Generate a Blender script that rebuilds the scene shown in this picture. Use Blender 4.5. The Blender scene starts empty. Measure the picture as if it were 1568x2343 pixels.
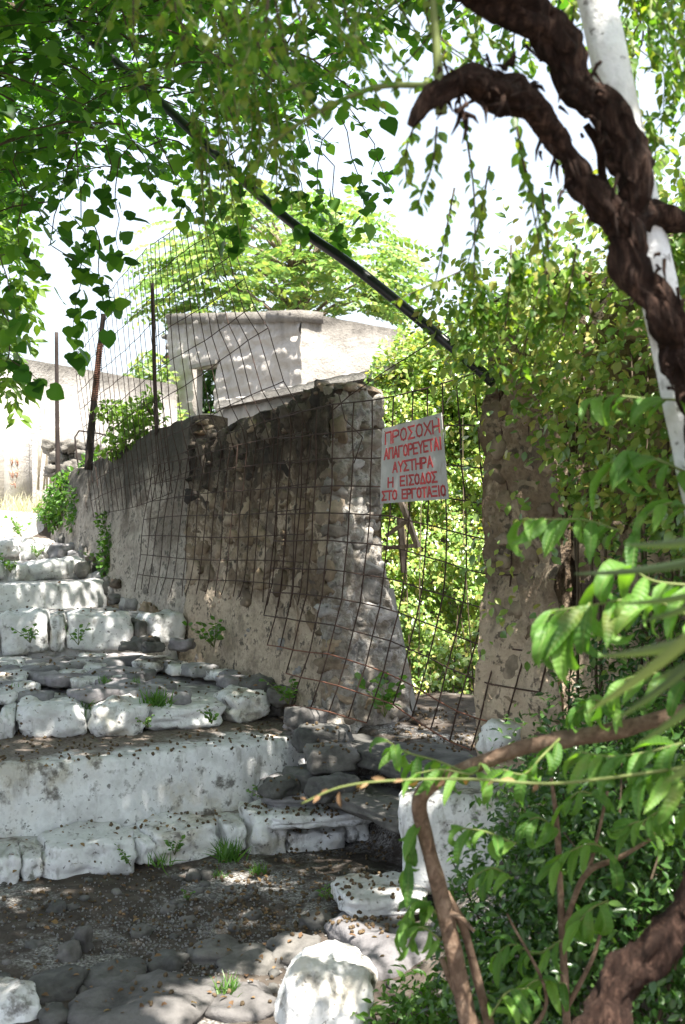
import bpy, math, random
import numpy as np
from mathutils import Vector, Matrix, noise

random.seed(7); RNG = np.random.default_rng(11)
scene = bpy.context.scene
COL = scene.collection
R = math.radians

# ------------------------------------------------------------------ camera, sky, sun, exposure
F = 2778.0                      # focal length in units of a 1568 x 2342 picture
EYE = 1.6
cam = bpy.data.cameras.new('camera'); camo = bpy.data.objects.new('camera', cam); COL.objects.link(camo)
camo.location = (0, 0, EYE); camo.rotation_euler = (R(90), 0, 0)
cam.sensor_fit = 'VERTICAL'; cam.sensor_height = 23.6; cam.lens = 28.0
cam.clip_start = 0.05; cam.clip_end = 2000
cam.dof.use_dof = True; cam.dof.focus_distance = 6.6; cam.dof.aperture_fstop = 3.6
scene.camera = camo

SUNEL = 65.0; SUNH = Vector((0.5, -0.866)).normalized()
SUN = Vector((SUNH.x * math.cos(R(SUNEL)), SUNH.y * math.cos(R(SUNEL)), math.sin(R(SUNEL))))
world = bpy.data.worlds.new('World'); scene.world = world; world.use_nodes = True
wn = world.node_tree.nodes; wn.clear()
wo = wn.new('ShaderNodeOutputWorld'); wb = wn.new('ShaderNodeBackground'); ws = wn.new('ShaderNodeTexSky')
ws.sky_type = 'NISHITA'; ws.sun_disc = False; ws.sun_elevation = R(SUNEL); ws.sun_rotation = math.atan2(SUNH.x, SUNH.y)
ws.dust_density = 3.0; ws.air_density = 1.1
wb.inputs[1].default_value = 0.15
wm = wn.new('ShaderNodeMix'); wm.data_type = 'RGBA'; wm.inputs[0].default_value = .68; wm.inputs[7].default_value = (2.3, 2.42, 2.6, 1)   # thin bright summer haze over the whole sky
world.node_tree.links.new(ws.outputs[0], wm.inputs[6]); world.node_tree.links.new(wm.outputs[2], wb.inputs[0]); world.node_tree.links.new(wb.outputs[0], wo.inputs[0])
sl = bpy.data.lights.new('sun', 'SUN'); slo = bpy.data.objects.new('sun', sl); COL.objects.link(slo)
sl.energy = 5.0; sl.angle = R(0.53); sl.color = (1.0, 0.95, 0.87)
slo.rotation_euler = (-SUN).to_track_quat('-Z', 'Y').to_euler(); slo.location = (4, -6, 20)
vs = scene.view_settings
vs.view_transform = 'Standard'; vs.look = 'None'; vs.exposure = 1.85; vs.gamma = 1.0; vs.use_curve_mapping = False
scene.cycles.max_bounces = 8; scene.cycles.transparent_max_bounces = 8
scene.cycles.use_denoising = True

# ------------------------------------------------------------------ helpers
def P(px, py, d):
    return Vector(((px - 784) / F * d, d, EYE - (py - 1171) / F * d))

def interp(x, pts):
    return float(np.interp(x, [p[0] for p in pts], [p[1] for p in pts]))

def sm(a, b, x):
    t = min(1, max(0, (x - a) / (b - a))); return t * t * (3 - 2 * t)

def fbm(x, y, z, o=4):
    return noise.fractal(Vector((x, y, z)), 1.0, 2.0, o)

def setp(o, label=None, cat=None, group=None, kind=None):
    if label: o['label'] = label
    if cat: o['category'] = cat
    if group: o['group'] = group
    if kind: o['kind'] = kind
    return o

def thing(name, label, cat, loc=(0, 0, 0), group=None):
    o = bpy.data.objects.new(name, None); COL.objects.link(o); o.location = loc; o.empty_display_size = .1
    return setp(o, label, cat, group)

def base_of(o):
    return Matrix.Translation(o.location) if o.type == 'EMPTY' else Matrix.Identity(4)

def mesh(name, v, f, mat=None, smooth=True):
    me = bpy.data.meshes.new(name)
    if isinstance(v, np.ndarray) and isinstance(f, np.ndarray):
        n, k = f.shape
        me.vertices.add(len(v)); me.vertices.foreach_set('co', np.ascontiguousarray(v, dtype=np.float32).ravel())
        me.loops.add(n * k); me.loops.foreach_set('vertex_index', np.ascontiguousarray(f, dtype=np.int32).ravel())
        me.polygons.add(n); me.polygons.foreach_set('loop_start', np.arange(0, n * k, k, dtype=np.int32))
        me.update(calc_edges=True)
    else:
        me.from_pydata([tuple(p) for p in v], [], [tuple(p) for p in f]); me.update()
    if smooth and len(me.polygons):
        me.polygons.foreach_set('use_smooth', np.ones(len(me.polygons), dtype=bool))
    if mat:
        me.materials.append(mat)
    return me

def obj(name, me, parent=None, loc=None, rot=None):
    o = bpy.data.objects.new(name, me); COL.objects.link(o)
    if rot is not None: o.rotation_euler = rot
    if loc is not None: o.location = loc
    if parent is not None:
        o.parent = parent; o.matrix_parent_inverse = base_of(parent).inverted()
    return o

def placed(name, me, parent, mat4):
    o = bpy.data.objects.new(name, me); COL.objects.link(o)
    o.matrix_basis = mat4
    if parent is not None:
        o.parent = parent; o.matrix_parent_inverse = base_of(parent).inverted()
    return o

class MB:
    def __init__(s): s.v = []; s.f = []
    def add(s, v, f):
        b = len(s.v); s.v += [tuple(p) for p in v]; s.f += [tuple(b + i for i in q) for q in f]
    def box(s, a, b, mat4=None):
        v = [(x, y, z) for x in (a[0], b[0]) for y in (a[1], b[1]) for z in (a[2], b[2])]
        if mat4 is not None: v = [mat4 @ Vector(p) for p in v]
        s.add(v, [(0, 1, 3, 2), (4, 6, 7, 5), (0, 4, 5, 1), (2, 3, 7, 6), (0, 2, 6, 4), (1, 5, 7, 3)])
    def tube(s, pts, rad, n=6, rough=0, seed=0, cap=True, fq=1.):
        pts = [Vector(p) for p in pts]
        if not hasattr(rad, '__len__'): rad = [rad] * len(pts)
        v = []; f = []
        t0 = (pts[1] - pts[0]).normalized()
        ref = Vector((0, 0, 1)) if abs(t0.z) < .9 else Vector((1, 0, 0))
        a = t0.cross(ref).normalized()
        for i, p in enumerate(pts):
            t = (pts[min(i + 1, len(pts) - 1)] - pts[max(i - 1, 0)]).normalized()
            a = (a - t * a.dot(t)).normalized(); b = t.cross(a)
            for k in range(n):
                an = 2 * math.pi * k / n
                r = rad[i]
                if rough: r *= 1 + rough * fbm(p.x * 9 * fq + math.cos(an) * 1.3 * fq + seed, p.y * 9 * fq + math.sin(an) * 1.3 * fq, p.z * 9 * fq, 3)
                v.append(p + (a * math.cos(an) + b * math.sin(an)) * r)
        for i in range(len(pts) - 1):
            for k in range(n):
                k2 = (k + 1) % n
                f.append((i * n + k, i * n + k2, (i + 1) * n + k2, (i + 1) * n + k))
        if cap:
            f.append(tuple(range(n - 1, -1, -1))); f.append(tuple((len(pts) - 1) * n + k for k in range(n)))
        s.add(v, f)
    def build(s, name, mat, parent=None, smooth=True):
        return obj(name, mesh(name, s.v, s.f, mat, smooth), parent)

def curve_pts(ctrl, n=8):
    """Catmull-Rom through control points; returns dense list (each point may carry extra numbers)."""
    c = [np.array(p, dtype=float) for p in ctrl]
    c = [2 * c[0] - c[1]] + c + [2 * c[-1] - c[-2]]
    out = []
    for i in range(1, len(c) - 2):
        for j in range(n):
            t = j / n
            out.append(.5 * ((2 * c[i]) + (-c[i - 1] + c[i + 1]) * t + (2 * c[i - 1] - 5 * c[i] + 4 * c[i + 1] - c[i + 2]) * t * t
                             + (-c[i - 1] + 3 * c[i] - 3 * c[i + 1] + c[i + 2]) * t ** 3))
    out.append(c[-2])
    return out

def pix_curve(ctrl, n=8):
    """control points (px, py, depth, radius) -> world points and radii"""
    w = [tuple(P(a, b, d)) + (r,) for a, b, d, r in ctrl]
    q = curve_pts(w, n)
    return [Vector(p[:3]) for p in q], [float(max(.0005, p[3])) for p in q]

# ------------------------------------------------------------------ materials
def mat_new(name):
    m = bpy.data.materials.new(name); m.use_nodes = True
    nt = m.node_tree; nt.nodes.clear()
    out = nt.nodes.new('ShaderNodeOutputMaterial'); b = nt.nodes.new('ShaderNodeBsdfPrincipled')
    nt.links.new(b.outputs[0], out.inputs[0])
    return m, nt, b, out

def N(nt, t, **kw):
    n = nt.nodes.new(t)
    for k, v in kw.items():
        if k.startswith('i_'): n.inputs[k[2:]].default_value = v
        else: setattr(n, k, v)
    return n

def noise_n(nt, scale, detail=4, rough=.55, co='Object', dist=0, stretch=None):
    tc = nt.nodes.new('ShaderNodeTexCoord') if co != 'pos' else nt.nodes.new('ShaderNodeNewGeometry')
    src = tc.outputs['Position'] if co == 'pos' else tc.outputs[co]
    if stretch:
        mp = nt.nodes.new('ShaderNodeMapping'); mp.inputs['Scale'].default_value = stretch
        nt.links.new(src, mp.inputs[0]); src = mp.outputs[0]
    n = nt.nodes.new('ShaderNodeTexNoise'); n.inputs['Scale'].default_value = scale
    n.inputs['Detail'].default_value = detail; n.inputs['Roughness'].default_value = rough; n.inputs['Distortion'].default_value = dist
    nt.links.new(src, n.inputs['Vector'])
    return n.outputs['Fac']

def ramp(nt, fac, stops, interp_='LINEAR'):
    r = nt.nodes.new('ShaderNodeValToRGB'); r.color_ramp.interpolation = interp_
    e = r.color_ramp.elements
    while len(e) < len(stops): e.new(.5)
    for i, (p, c) in enumerate(stops):
        e[i].position = p; e[i].color = (c[0], c[1], c[2], 1) if hasattr(c, '__len__') else (c, c, c, 1)
    nt.links.new(fac, r.inputs[0])
    return r.outputs[0]

def mixc(nt, fac, a, b, mode='MIX'):
    m = nt.nodes.new('ShaderNodeMix'); m.data_type = 'RGBA'; m.blend_type = mode; m.clamp_factor = True
    for s, val in ((0, fac), (6, a), (7, b)):
        if hasattr(val, 'is_linked') or isinstance(val, bpy.types.NodeSocket): nt.links.new(val, m.inputs[s])
        else: m.inputs[s].default_value = val if not hasattr(val, '__len__') else (val[0], val[1], val[2], 1)
    return m.outputs[2]

def math_n(nt, op, a, b=None, clamp=False):
    m = nt.nodes.new('ShaderNodeMath'); m.operation = op; m.use_clamp = clamp
    for i, val in enumerate((a, b)):
        if val is None: continue
        if isinstance(val, bpy.types.NodeSocket): nt.links.new(val, m.inputs[i])
        else: m.inputs[i].default_value = val
    return m.outputs[0]

def attr(nt, name):
    a = nt.nodes.new('ShaderNodeAttribute'); a.attribute_name = name
    return a.outputs['Fac']

def bump(nt, b, h, strength=.4, dist=.02):
    n = nt.nodes.new('ShaderNodeBump'); n.inputs['Strength'].default_value = strength; n.inputs['Distance'].default_value = dist
    nt.links.new(h, n.inputs['Height']); nt.links.new(n.outputs[0], b.inputs['Normal'])

def simple(name, col, rough=.7, nscale=0, var=.3, bumps=0, metallic=0, stretch=None, spec=.3):
    m, nt, b, o = mat_new(name)
    b.inputs['Roughness'].default_value = rough; b.inputs['Metallic'].default_value = metallic
    b.inputs['Specular IOR Level'].default_value = spec
    if nscale:
        f = noise_n(nt, nscale, 5, .6, stretch=stretch)
        c = ramp(nt, f, [(.25, [x * (1 - var) for x in col]), (.75, [min(1, x * (1 + var)) for x in col])])
        nt.links.new(c, b.inputs['Base Color'])
        if bumps: bump(nt, b, f, bumps, .01)
    else:
        b.inputs['Base Color'].default_value = (*col, 1)
    return m

def leaf_mat(name, cols, trans=.4, rough=.42, tcol=None, spec=.45):
    """cols: colour stops picked at random per leaf; reflecting face plus light passing through the blade"""
    m, nt, b, o = mat_new(name)
    g = nt.nodes.new('ShaderNodeNewGeometry'); oi = nt.nodes.new('ShaderNodeObjectInfo')
    rnd = math_n(nt, 'FRACT', math_n(nt, 'ADD', g.outputs['Random Per Island'], oi.outputs['Random']))
    c = ramp(nt, rnd, [(i / max(1, len(cols) - 1), k) for i, k in enumerate(cols)])
    nt.links.new(c, b.inputs['Base Color']); b.inputs['Roughness'].default_value = rough
    b.inputs['Specular IOR Level'].default_value = spec
    tr = nt.nodes.new('ShaderNodeBsdfTranslucent')
    t = mixc(nt, 1.0, c, tcol or (1.9, 2.0, .55), 'MULTIPLY')
    nt.links.new(t, tr.inputs[0])
    mx = nt.nodes.new('ShaderNodeMixShader'); mx.inputs[0].default_value = trans
    nt.links.new(b.outputs[0], mx.inputs[1]); nt.links.new(tr.outputs[0], mx.inputs[2]); nt.links.new(mx.outputs[0], o.inputs[0])
    return m

def mat_whitewash(name, dirt=.5, tread=False, grey=0):
    """limewash over stone: flaking, grey scuffs; attribute 'edge' (metres back from the front lip) lets trodden dirt take over on treads"""
    m, nt, b, o = mat_new(name)
    n1 = noise_n(nt, 3.2, 6, .62, 'pos'); n2 = noise_n(nt, 14, 6, .65, 'pos'); n3 = noise_n(nt, 60, 4, .6, 'pos')
    white = ramp(nt, n1, [(.36, (.6, .6, .59)), (.47, (.8, .805, .805)), (.56, (.76, .75, .73)), (.64, (.6, .56, .48))])
    white = mixc(nt, ramp(nt, n2, [(.38, .35), (.5, 0)]), white, (.48, .48, .475))
    stone = ramp(nt, n3, [(.3, (.06, .055, .048)), (.7, (.2, .185, .165))])
    k = math_n(nt, 'ADD', math_n(nt, 'MULTIPLY', n2, .75), math_n(nt, 'MULTIPLY', n1, .45))
    fl = ramp(nt, k, [(.685 - .07 * dirt, 0), (.8 - .1 * dirt, .85)])
    c = mixc(nt, fl, white, stone)
    n4 = noise_n(nt, 38, 3, .6, 'pos'); n5 = noise_n(nt, 16, 4, .6, 'pos', stretch=(1, 1, .3))
    c = mixc(nt, ramp(nt, n4, [(.635, 0), (.68, .8)]), c, stone)
    c = mixc(nt, ramp(nt, n5, [(.58, 0), (.68, .5)]), c, (.24, .22, .19))
    # upward faces gather dust and soil
    ge = nt.nodes.new('ShaderNodeNewGeometry'); sp = nt.nodes.new('ShaderNodeSeparateXYZ'); nt.links.new(ge.outputs['Normal'], sp.inputs[0])
    up = ramp(nt, math_n(nt, 'ADD', sp.outputs[2], math_n(nt, 'MULTIPLY', n2, .9)), [(1.1, 0), (1.0, 0)]) if False else None
    dustf = math_n(nt, 'MULTIPLY', math_n(nt, 'SUBTRACT', sp.outputs[2], .55, True), math_n(nt, 'MULTIPLY', n2, 1.9))
    soil = ramp(nt, n3, [(.3, (.075, .06, .048)), (.7, (.24, .2, .17))])
    c = mixc(nt, math_n(nt, 'MULTIPLY', dustf, .9 * dirt + .25, True), c, soil)
    if tread:
        e = attr(nt, 'edge')
        e2 = math_n(nt, 'ADD', e, math_n(nt, 'MULTIPLY', math_n(nt, 'SUBTRACT', n1, .5), .55))
        e2 = math_n(nt, 'ADD', e2, math_n(nt, 'MULTIPLY', math_n(nt, 'SUBTRACT', n2, .5), .3))
        if grey: soil = mixc(nt, grey, soil, ramp(nt, n2, [(.4, (.22, .21, .21)), (.5, (.34, .33, .33)), (.6, (.52, .52, .51))]))
        c = mixc(nt, ramp(nt, e2, [(.06, 0), (.2, 1)]), c, soil)
    nt.links.new(c, b.inputs['Base Color']); b.inputs['Roughness'].default_value = .88; b.inputs['Specular IOR Level'].default_value = .2
    h = math_n(nt, 'ADD', math_n(nt, 'MULTIPLY', n2, 1.0), math_n(nt, 'MULTIPLY', n3, .35))
    bump(nt, b, h, .55, .02)
    return m

def mat_rubble(name, cols, scale=12, bumpk=.6):
    m, nt, b, o = mat_new(name)
    oi = nt.nodes.new('ShaderNodeObjectInfo')
    base = ramp(nt, oi.outputs['Random'], [(i / (len(cols) - 1), c) for i, c in enumerate(cols)])
    n1 = noise_n(nt, scale, 6, .65, 'pos'); n2 = noise_n(nt, scale * 5, 4, .6, 'pos')
    c = mixc(nt, 1.0, base, ramp(nt, n1, [(.28, .35), (.6, 1.0), (.8, 1.25)]), 'MULTIPLY')
    nt.links.new(c, b.inputs['Base Color']); b.inputs['Roughness'].default_value = .9; b.inputs['Specular IOR Level'].default_value = .2
    bump(nt, b, math_n(nt, 'ADD', n1, math_n(nt, 'MULTIPLY', n2, .4)), bumpk, .02)
    return m

def mat_wall(name, light, mid, dark, topstain=.3):
    """old lime render: attribute 'down' is metres below the wall top (rain-fed black lichen), 'up' metres above its foot (newer light render)"""
    m, nt, b, o = mat_new(name)
    n1 = noise_n(nt, 2.6, 6, .62, 'pos'); n2 = noise_n(nt, 11, 6, .65, 'pos'); n3 = noise_n(nt, 45, 4, .6, 'pos')
    st = noise_n(nt, 4, 6, .65, 'pos', stretch=(1, 1, .55))
    c = ramp(nt, n2, [(.36, [x * .7 for x in mid]), (.46, mid), (.54, light), (.66, [x * .62 for x in light])])
    c = mixc(nt, ramp(nt, n1, [(.44, 0), (.56, .9)]), c, ramp(nt, n3, [(.35, [x * .7 for x in mid]), (.65, [x * 1.2 for x in mid])]))
    lowf = ramp(nt, math_n(nt, 'ADD', attr(nt, 'up'), math_n(nt, 'MULTIPLY', math_n(nt, 'SUBTRACT', n1, .5), .9)), [(.62, 1), (.84, 0)])
    pale = ramp(nt, n2, [(.36, [x * .7 for x in light]), (.48, [x * 1.12 for x in light]), (.62, [x * 1.35 for x in light])])
    c = mixc(nt, math_n(nt, 'MULTIPLY', lowf, .9), c, pale)
    peel = noise_n(nt, 1.7, 7, .7, 'pos', dist=.4)
    c = mixc(nt, ramp(nt, peel, [(.55, 0), (.6, .7)]), c, [min(.8, x * 1.35) for x in light])
    d = math_n(nt, 'ADD', attr(nt, 'down'), math_n(nt, 'MULTIPLY', math_n(nt, 'SUBTRACT', st, .5), topstain * 4.5))
    c = mixc(nt, ramp(nt, d, [(topstain * .3, .85), (topstain * 1.6, 0)]), c, dark)
    drip = noise_n(nt, 6, 6, .7, 'pos', stretch=(1, 1, .45))
    c = mixc(nt, ramp(nt, drip, [(.56, 0), (.68, .5)]), c, [x * 2 for x in dark])
    c = mixc(nt, ramp(nt, math_n(nt, 'ADD', math_n(nt, 'MULTIPLY', n2, .7), math_n(nt, 'MULTIPLY', n3, .35)), [(.56, 0), (.62, .8)]), c, [x * 1.6 for x in dark])
    rust = noise_n(nt, 3.1, 4, .6, 'pos', stretch=(1.6, 1.6, .35))
    c = mixc(nt, ramp(nt, rust, [(.64, 0), (.74, .55)]), c, (.16, .065, .025))
    nt.links.new(c, b.inputs['Base Color']); b.inputs['Roughness'].default_value = .92; b.inputs['Specular IOR Level'].default_value = .15
    bump(nt, b, math_n(nt, 'ADD', n2, math_n(nt, 'MULTIPLY', n3, .5)), .9, .03)
    return m

def mat_ground():
    m, nt, b, o = mat_new('soil')
    n1 = noise_n(nt, 1.3, 6, .6, 'pos'); n2 = noise_n(nt, 9, 6, .65, 'pos'); n3 = noise_n(nt, 90, 3, .6, 'pos')
    dirt = ramp(nt, n2, [(.3, (.045, .036, .03)), (.55, (.085, .07, .058)), (.75, (.14, .12, .1))])
    grav = ramp(nt, n3, [(.38, (.07, .062, .055)), (.5, (.2, .19, .18)), (.66, (.5, .49, .47))])
    c = mixc(nt, ramp(nt, math_n(nt, 'ADD', n1, math_n(nt, 'MULTIPLY', math_n(nt, 'SUBTRACT', n2, .5), .5)), [(.5, 0), (.62, .8)]), dirt, grav)
    nt.links.new(c, b.inputs['Base Color']); b.inputs['Roughness'].default_value = .95; b.inputs['Specular IOR Level'].default_value = .15
    bump(nt, b, math_n(nt, 'ADD', n2, math_n(nt, 'MULTIPLY', n3, .4)), .8, .02)
    return m

def mat_bark(name, c0, c1, stretch=(1, 1, .25), scale=22, k=.9):
    m, nt, b, o = mat_new(name)
    n1 = noise_n(nt, scale, 6, .7, 'pos', dist=.6, stretch=stretch); n2 = noise_n(nt, scale * .3, 4, .6, 'pos')
    c = ramp(nt, n1, [(.3, [x * .35 for x in c0]), (.5, c0), (.7, c1)])
    c = mixc(nt, ramp(nt, n2, [(.4, 0), (.65, .7)]), c, [x * .5 for x in c0])
    nt.links.new(c, b.inputs['Base Color']); b.inputs['Roughness'].default_value = .9; b.inputs['Specular IOR Level'].default_value = .2
    bump(nt, b, n1, k, .03)
    return m

def mat_stucco(name, c0, c1, low=(.3, .27, .23)):
    m, nt, b, o = mat_new(name)
    n1 = noise_n(nt, 1.6, 6, .65, 'pos'); n2 = noise_n(nt, 18, 5, .65, 'pos'); n3 = noise_n(nt, 70, 3, .6, 'pos')
    c = ramp(nt, n1, [(.35, c0), (.65, c1)])
    c = mixc(nt, ramp(nt, n2, [(.58, 0), (.7, .5)]), c, low)
    st = noise_n(nt, 6, 5, .6, 'pos', stretch=(1, 1, .15))
    d = math_n(nt, 'ADD', attr(nt, 'down'), math_n(nt, 'MULTIPLY', math_n(nt, 'SUBTRACT', st, .5), .5))
    c = mixc(nt, ramp(nt, d, [(.02, .8), (.35, 0)]), c, (.12, .11, .095))
    nt.links.new(c, b.inputs['Base Color']); b.inputs['Roughness'].default_value = .92; b.inputs['Specular IOR Level'].default_value = .15
    bump(nt, b, math_n(nt, 'ADD', n2, math_n(nt, 'MULTIPLY', n3, .5)), .7, .03)
    return m

M = {}
M['soil'] = mat_ground()
M['wash'] = mat_whitewash('limewash', .35)
M['washd'] = mat_whitewash('worn_limewash', .8)
M['tread'] = mat_whitewash('trodden_limewash', .6, True)
M['tread2'] = mat_whitewash('dusty_limewash', .45, True, .8)
M['cobble'] = mat_rubble('cobble_stone', [(.2, .19, .195), (.27, .26, .27), (.36, .35, .35), (.3, .27, .28)], 9)
M['greystone'] = mat_rubble('grey_stone', [(.11, .106, .098), (.15, .146, .138), (.18, .17, .155), (.14, .132, .128)], 9)
M['rubble'] = mat_rubble('rubble_stone', [(.22, .16, .105), (.34, .265, .18), (.17, .13, .09), (.42, .34, .25), (.27, .21, .15), (.14, .11, .085)], 9)
M['blackstone'] = mat_rubble('lichen_black_stone', [(.05, .042, .034), (.1, .08, .06), (.035, .03, .026), (.16, .13, .1)], 9)
M['palestone'] = mat_rubble('limewashed_rubble', [(.33, .31, .285), (.25, .23, .2), (.42, .4, .38), (.24, .2, .155)], 9)
M['wall'] = mat_wall('rubble_mortar', (.39, .32, .24), (.175, .13, .088), (.024, .021, .018), .46)
M['render'] = mat_wall('old_render', (.36, .32, .27), (.22, .185, .15), (.05, .047, .04), .3)
M['endwall'] = mat_wall('limewashed_mortar', (.36, .34, .31), (.23, .2, .165), (.08, .075, .07), .06)
M['pillar'] = mat_wall('pillar_mortar', (.42, .335, .245), (.21, .155, .105), (.04, .033, .027), .3)
M['stucco'] = mat_stucco('rough_stucco', (.45, .42, .38), (.34, .315, .28))
M['white'] = mat_stucco('white_stucco', (.6, .57, .53), (.48, .45, .41), (.32, .27, .22))
M['brick'] = mat_rubble('clay_brick', [(.35, .17, .11), (.42, .24, .17), (.5, .42, .36)], 20)
M['wire'] = simple('rusty_wire', (.055, .032, .024), .75, 30, .5)
M['wirer'] = simple('bright_rust_wire', (.16, .07, .045), .8, 30, .4)
M['post'] = simple('rusty_post', (.036, .026, .023), .8, 14, .5, .4)
M['blackpipe'] = simple('black_pipe', (.012, .013, .015), .32, 0, spec=.5)
M['whitepole'] = mat_bark('flaking_white_paint', (.6, .57, .54), (.7, .68, .66), (1, 1, .3), 10, .25)
M['sign'] = simple('sign_white', (.43, .43, .43), .5, 6, .12, spec=.35)
def weathered_sign():
    m, nt, b, o = mat_new('weathered_sign')
    n1 = noise_n(nt, 5, 6, .65, 'pos'); n2 = noise_n(nt, 26, 5, .6, 'pos', stretch=(1, 1, .35))
    c = ramp(nt, n1, [(.35, (.34, .335, .32)), (.5, (.43, .43, .425)), (.65, (.38, .37, .345))])
    c = mixc(nt, ramp(nt, n2, [(.6, 0), (.72, .6)]), c, (.24, .17, .11))
    nt.links.new(c, b.inputs['Base Color']); b.inputs['Roughness'].default_value = .5; b.inputs['Specular IOR Level'].default_value = .3
    bump(nt, b, n1, .2, .01)
    return m
M['sign'] = weathered_sign()
M['red'] = simple('sign_red', (.42, .032, .032), .5, 18, .2)
M['graffiti'] = simple('red_paint', (.42, .2, .13), .8)
M['wood'] = mat_bark('grey_wood', (.26, .2, .15), (.5, .42, .34), scale=25, k=.4)
M['plank'] = simple('pale_plank', (.17, .16, .14), .6, 9, .2, .2)
M['vinebark'] = mat_bark('vine_bark', (.04, .021, .0145), (.17, .1, .072), (1, 1, .22), 60, 1.0)
M['peachbark'] = mat_bark('peach_bark', (.19, .125, .085), (.34, .25, .18), (1, 1, .9), 40, .5)
M['twig'] = simple('brown_twig', (.075, .055, .035), .8, 20, .3)
M['greentwig'] = simple('green_twig', (.14, .17, .05), .6)
M['deadwood'] = simple('dead_stem', (.42, .36, .27), .8, 20, .25)
M['fruit'] = mat_rubble('fallen_fruit_skin', [(.07, .047, .03), (.17, .125, .075), (.11, .075, .045)], 30)
M['mulberry'] = leaf_mat('mulberry_leaf', [(.025, .08, .018), (.05, .145, .028), (.085, .205, .036), (.14, .27, .046)], .58)
M['rose'] = leaf_mat('rose_leaf', [(.06, .135, .025), (.09, .185, .032), (.125, .23, .042), (.19, .21, .055), (.16, .28, .05)], .55)
M['ivy'] = leaf_mat('ivy_leaf', [(.1, .19, .04), (.16, .27, .06), (.22, .33, .085), (.3, .37, .1), (.4, .34, .12)], .3, .3, spec=.8)
M['peach'] = leaf_mat('peach_leaf', [(.06, .15, .028), (.095, .21, .038), (.14, .27, .05)], .42, .5, spec=.32)
def peach_veins(m):
    nt = m.node_tree; b = next(n for n in nt.nodes if n.type == 'BSDF_PRINCIPLED'); tr = next(n for n in nt.nodes if n.type == 'BSDF_TRANSLUCENT')
    tc = nt.nodes.new('ShaderNodeTexCoord'); sx = nt.nodes.new('ShaderNodeSeparateXYZ'); nt.links.new(tc.outputs['Object'], sx.inputs[0])
    ax = math_n(nt, 'ABSOLUTE', sx.outputs[0])
    rib = ramp(nt, ax, [(.004, 1), (.012, 0)])
    side = math_n(nt, 'SINE', math_n(nt, 'MULTIPLY', math_n(nt, 'SUBTRACT', sx.outputs[1], math_n(nt, 'MULTIPLY', ax, .8)), 75.0))
    oi = nt.nodes.new('ShaderNodeObjectInfo'); nz = noise_n(nt, 9, 4, .6, 'pos')
    src = b.inputs['Base Color'].links[0].from_socket
    c = mixc(nt, math_n(nt, 'MULTIPLY', rib, .6), src, (.26, .34, .1))
    c = mixc(nt, ramp(nt, side, [(.75, 0), (1.0, .3)]), c, (.2, .3, .08))
    c = mixc(nt, ramp(nt, nz, [(.6, 0), (.72, .6)]), c, (.16, .15, .04))
    nt.links.new(c, b.inputs['Base Color'])
    bump(nt, b, math_n(nt, 'SUBTRACT', math_n(nt, 'MULTIPLY', side, -.3), rib), .35, .004)
    return m
peach_veins(M['peach'])
M['heaven'] = leaf_mat('tree_of_heaven_leaf', [(.14, .25, .07), (.19, .31, .09), (.26, .36, .11), (.38, .4, .1)], .4, tcol=(1.25, 1.4, .8))
M['shrub'] = leaf_mat('shrub_leaf', [(.028, .075, .018), (.045, .11, .026), (.08, .15, .035)], .38, .32, spec=.6)
M['weed'] = leaf_mat('weed_leaf', [(.05, .13, .02), (.08, .18, .03), (.11, .21, .04)], .4)
M['lefttree'] = leaf_mat('pale_leaf', [(.09, .17, .03), (.13, .22, .04), (.16, .25, .05)], .45)
M['dry'] = leaf_mat('dry_grass', [(.38, .35, .28), (.44, .41, .34), (.28, .28, .18)], .3, .7)
M['sword'] = leaf_mat('sword_leaf', [(.06, .095, .04), (.09, .13, .055), (.12, .15, .07)], .2, .35)
M['deadleaf'] = leaf_mat('dead_leaf', [(.13, .07, .035), (.2, .12, .06), (.26, .17, .08)], .2, .8)

# ------------------------------------------------------------------ leaf tools
def tpl_heart():
    v = [(0, 0, 0), (0, .34, .015), (0, .7, .0), (0, 1.0, -.1),
         (-.2, -.12, .02), (-.44, .1, .05), (-.46, .38, .05), (-.27, .7, .03),
         (.2, -.12, .02), (.44, .1, .05), (.46, .38, .05), (.27, .7, .03)]
    f = [(0, 5, 4), (0, 1, 5), (1, 6, 5), (1, 2, 6), (2, 7, 6), (2, 3, 7), (0, 8, 9), (0, 9, 1), (1, 9, 10), (1, 10, 2), (2, 10, 11), (2, 11, 3)]
    return np.array(v, float), np.array(f)

def tpl_ovate(w=.3, fold=.08, tip=-.08):
    v = [(0, 0, 0), (0, .5, -.01), (0, 1, tip), (-w * .85, .28, fold), (-w, .58, fold), (w * .85, .28, fold), (w, .58, fold)]
    f = [(0, 1, 3), (1, 4, 3), (1, 2, 4), (0, 5, 1), (1, 5, 6), (1, 6, 2)]
    return np.array(v, float), np.array(f)

def tpl_blade(w=.06, segs=4, curl=.35):
    v = []; f = []
    for i in range(segs + 1):
        t = i / segs; ww = w * (1 - t) ** .7 + .002
        y = math.sin(curl * t * 1.5) / (curl * 1.5); z = -(1 - math.cos(curl * t * 1.5)) / (curl * 1.5)
        v += [(-ww, y, z), (ww, y, z)]
    for i in range(segs):
        f += [(2 * i, 2 * i + 1, 2 * i + 3), (2 * i, 2 * i + 3, 2 * i + 2)]
    return np.array(v, float), np.array(f)

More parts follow.
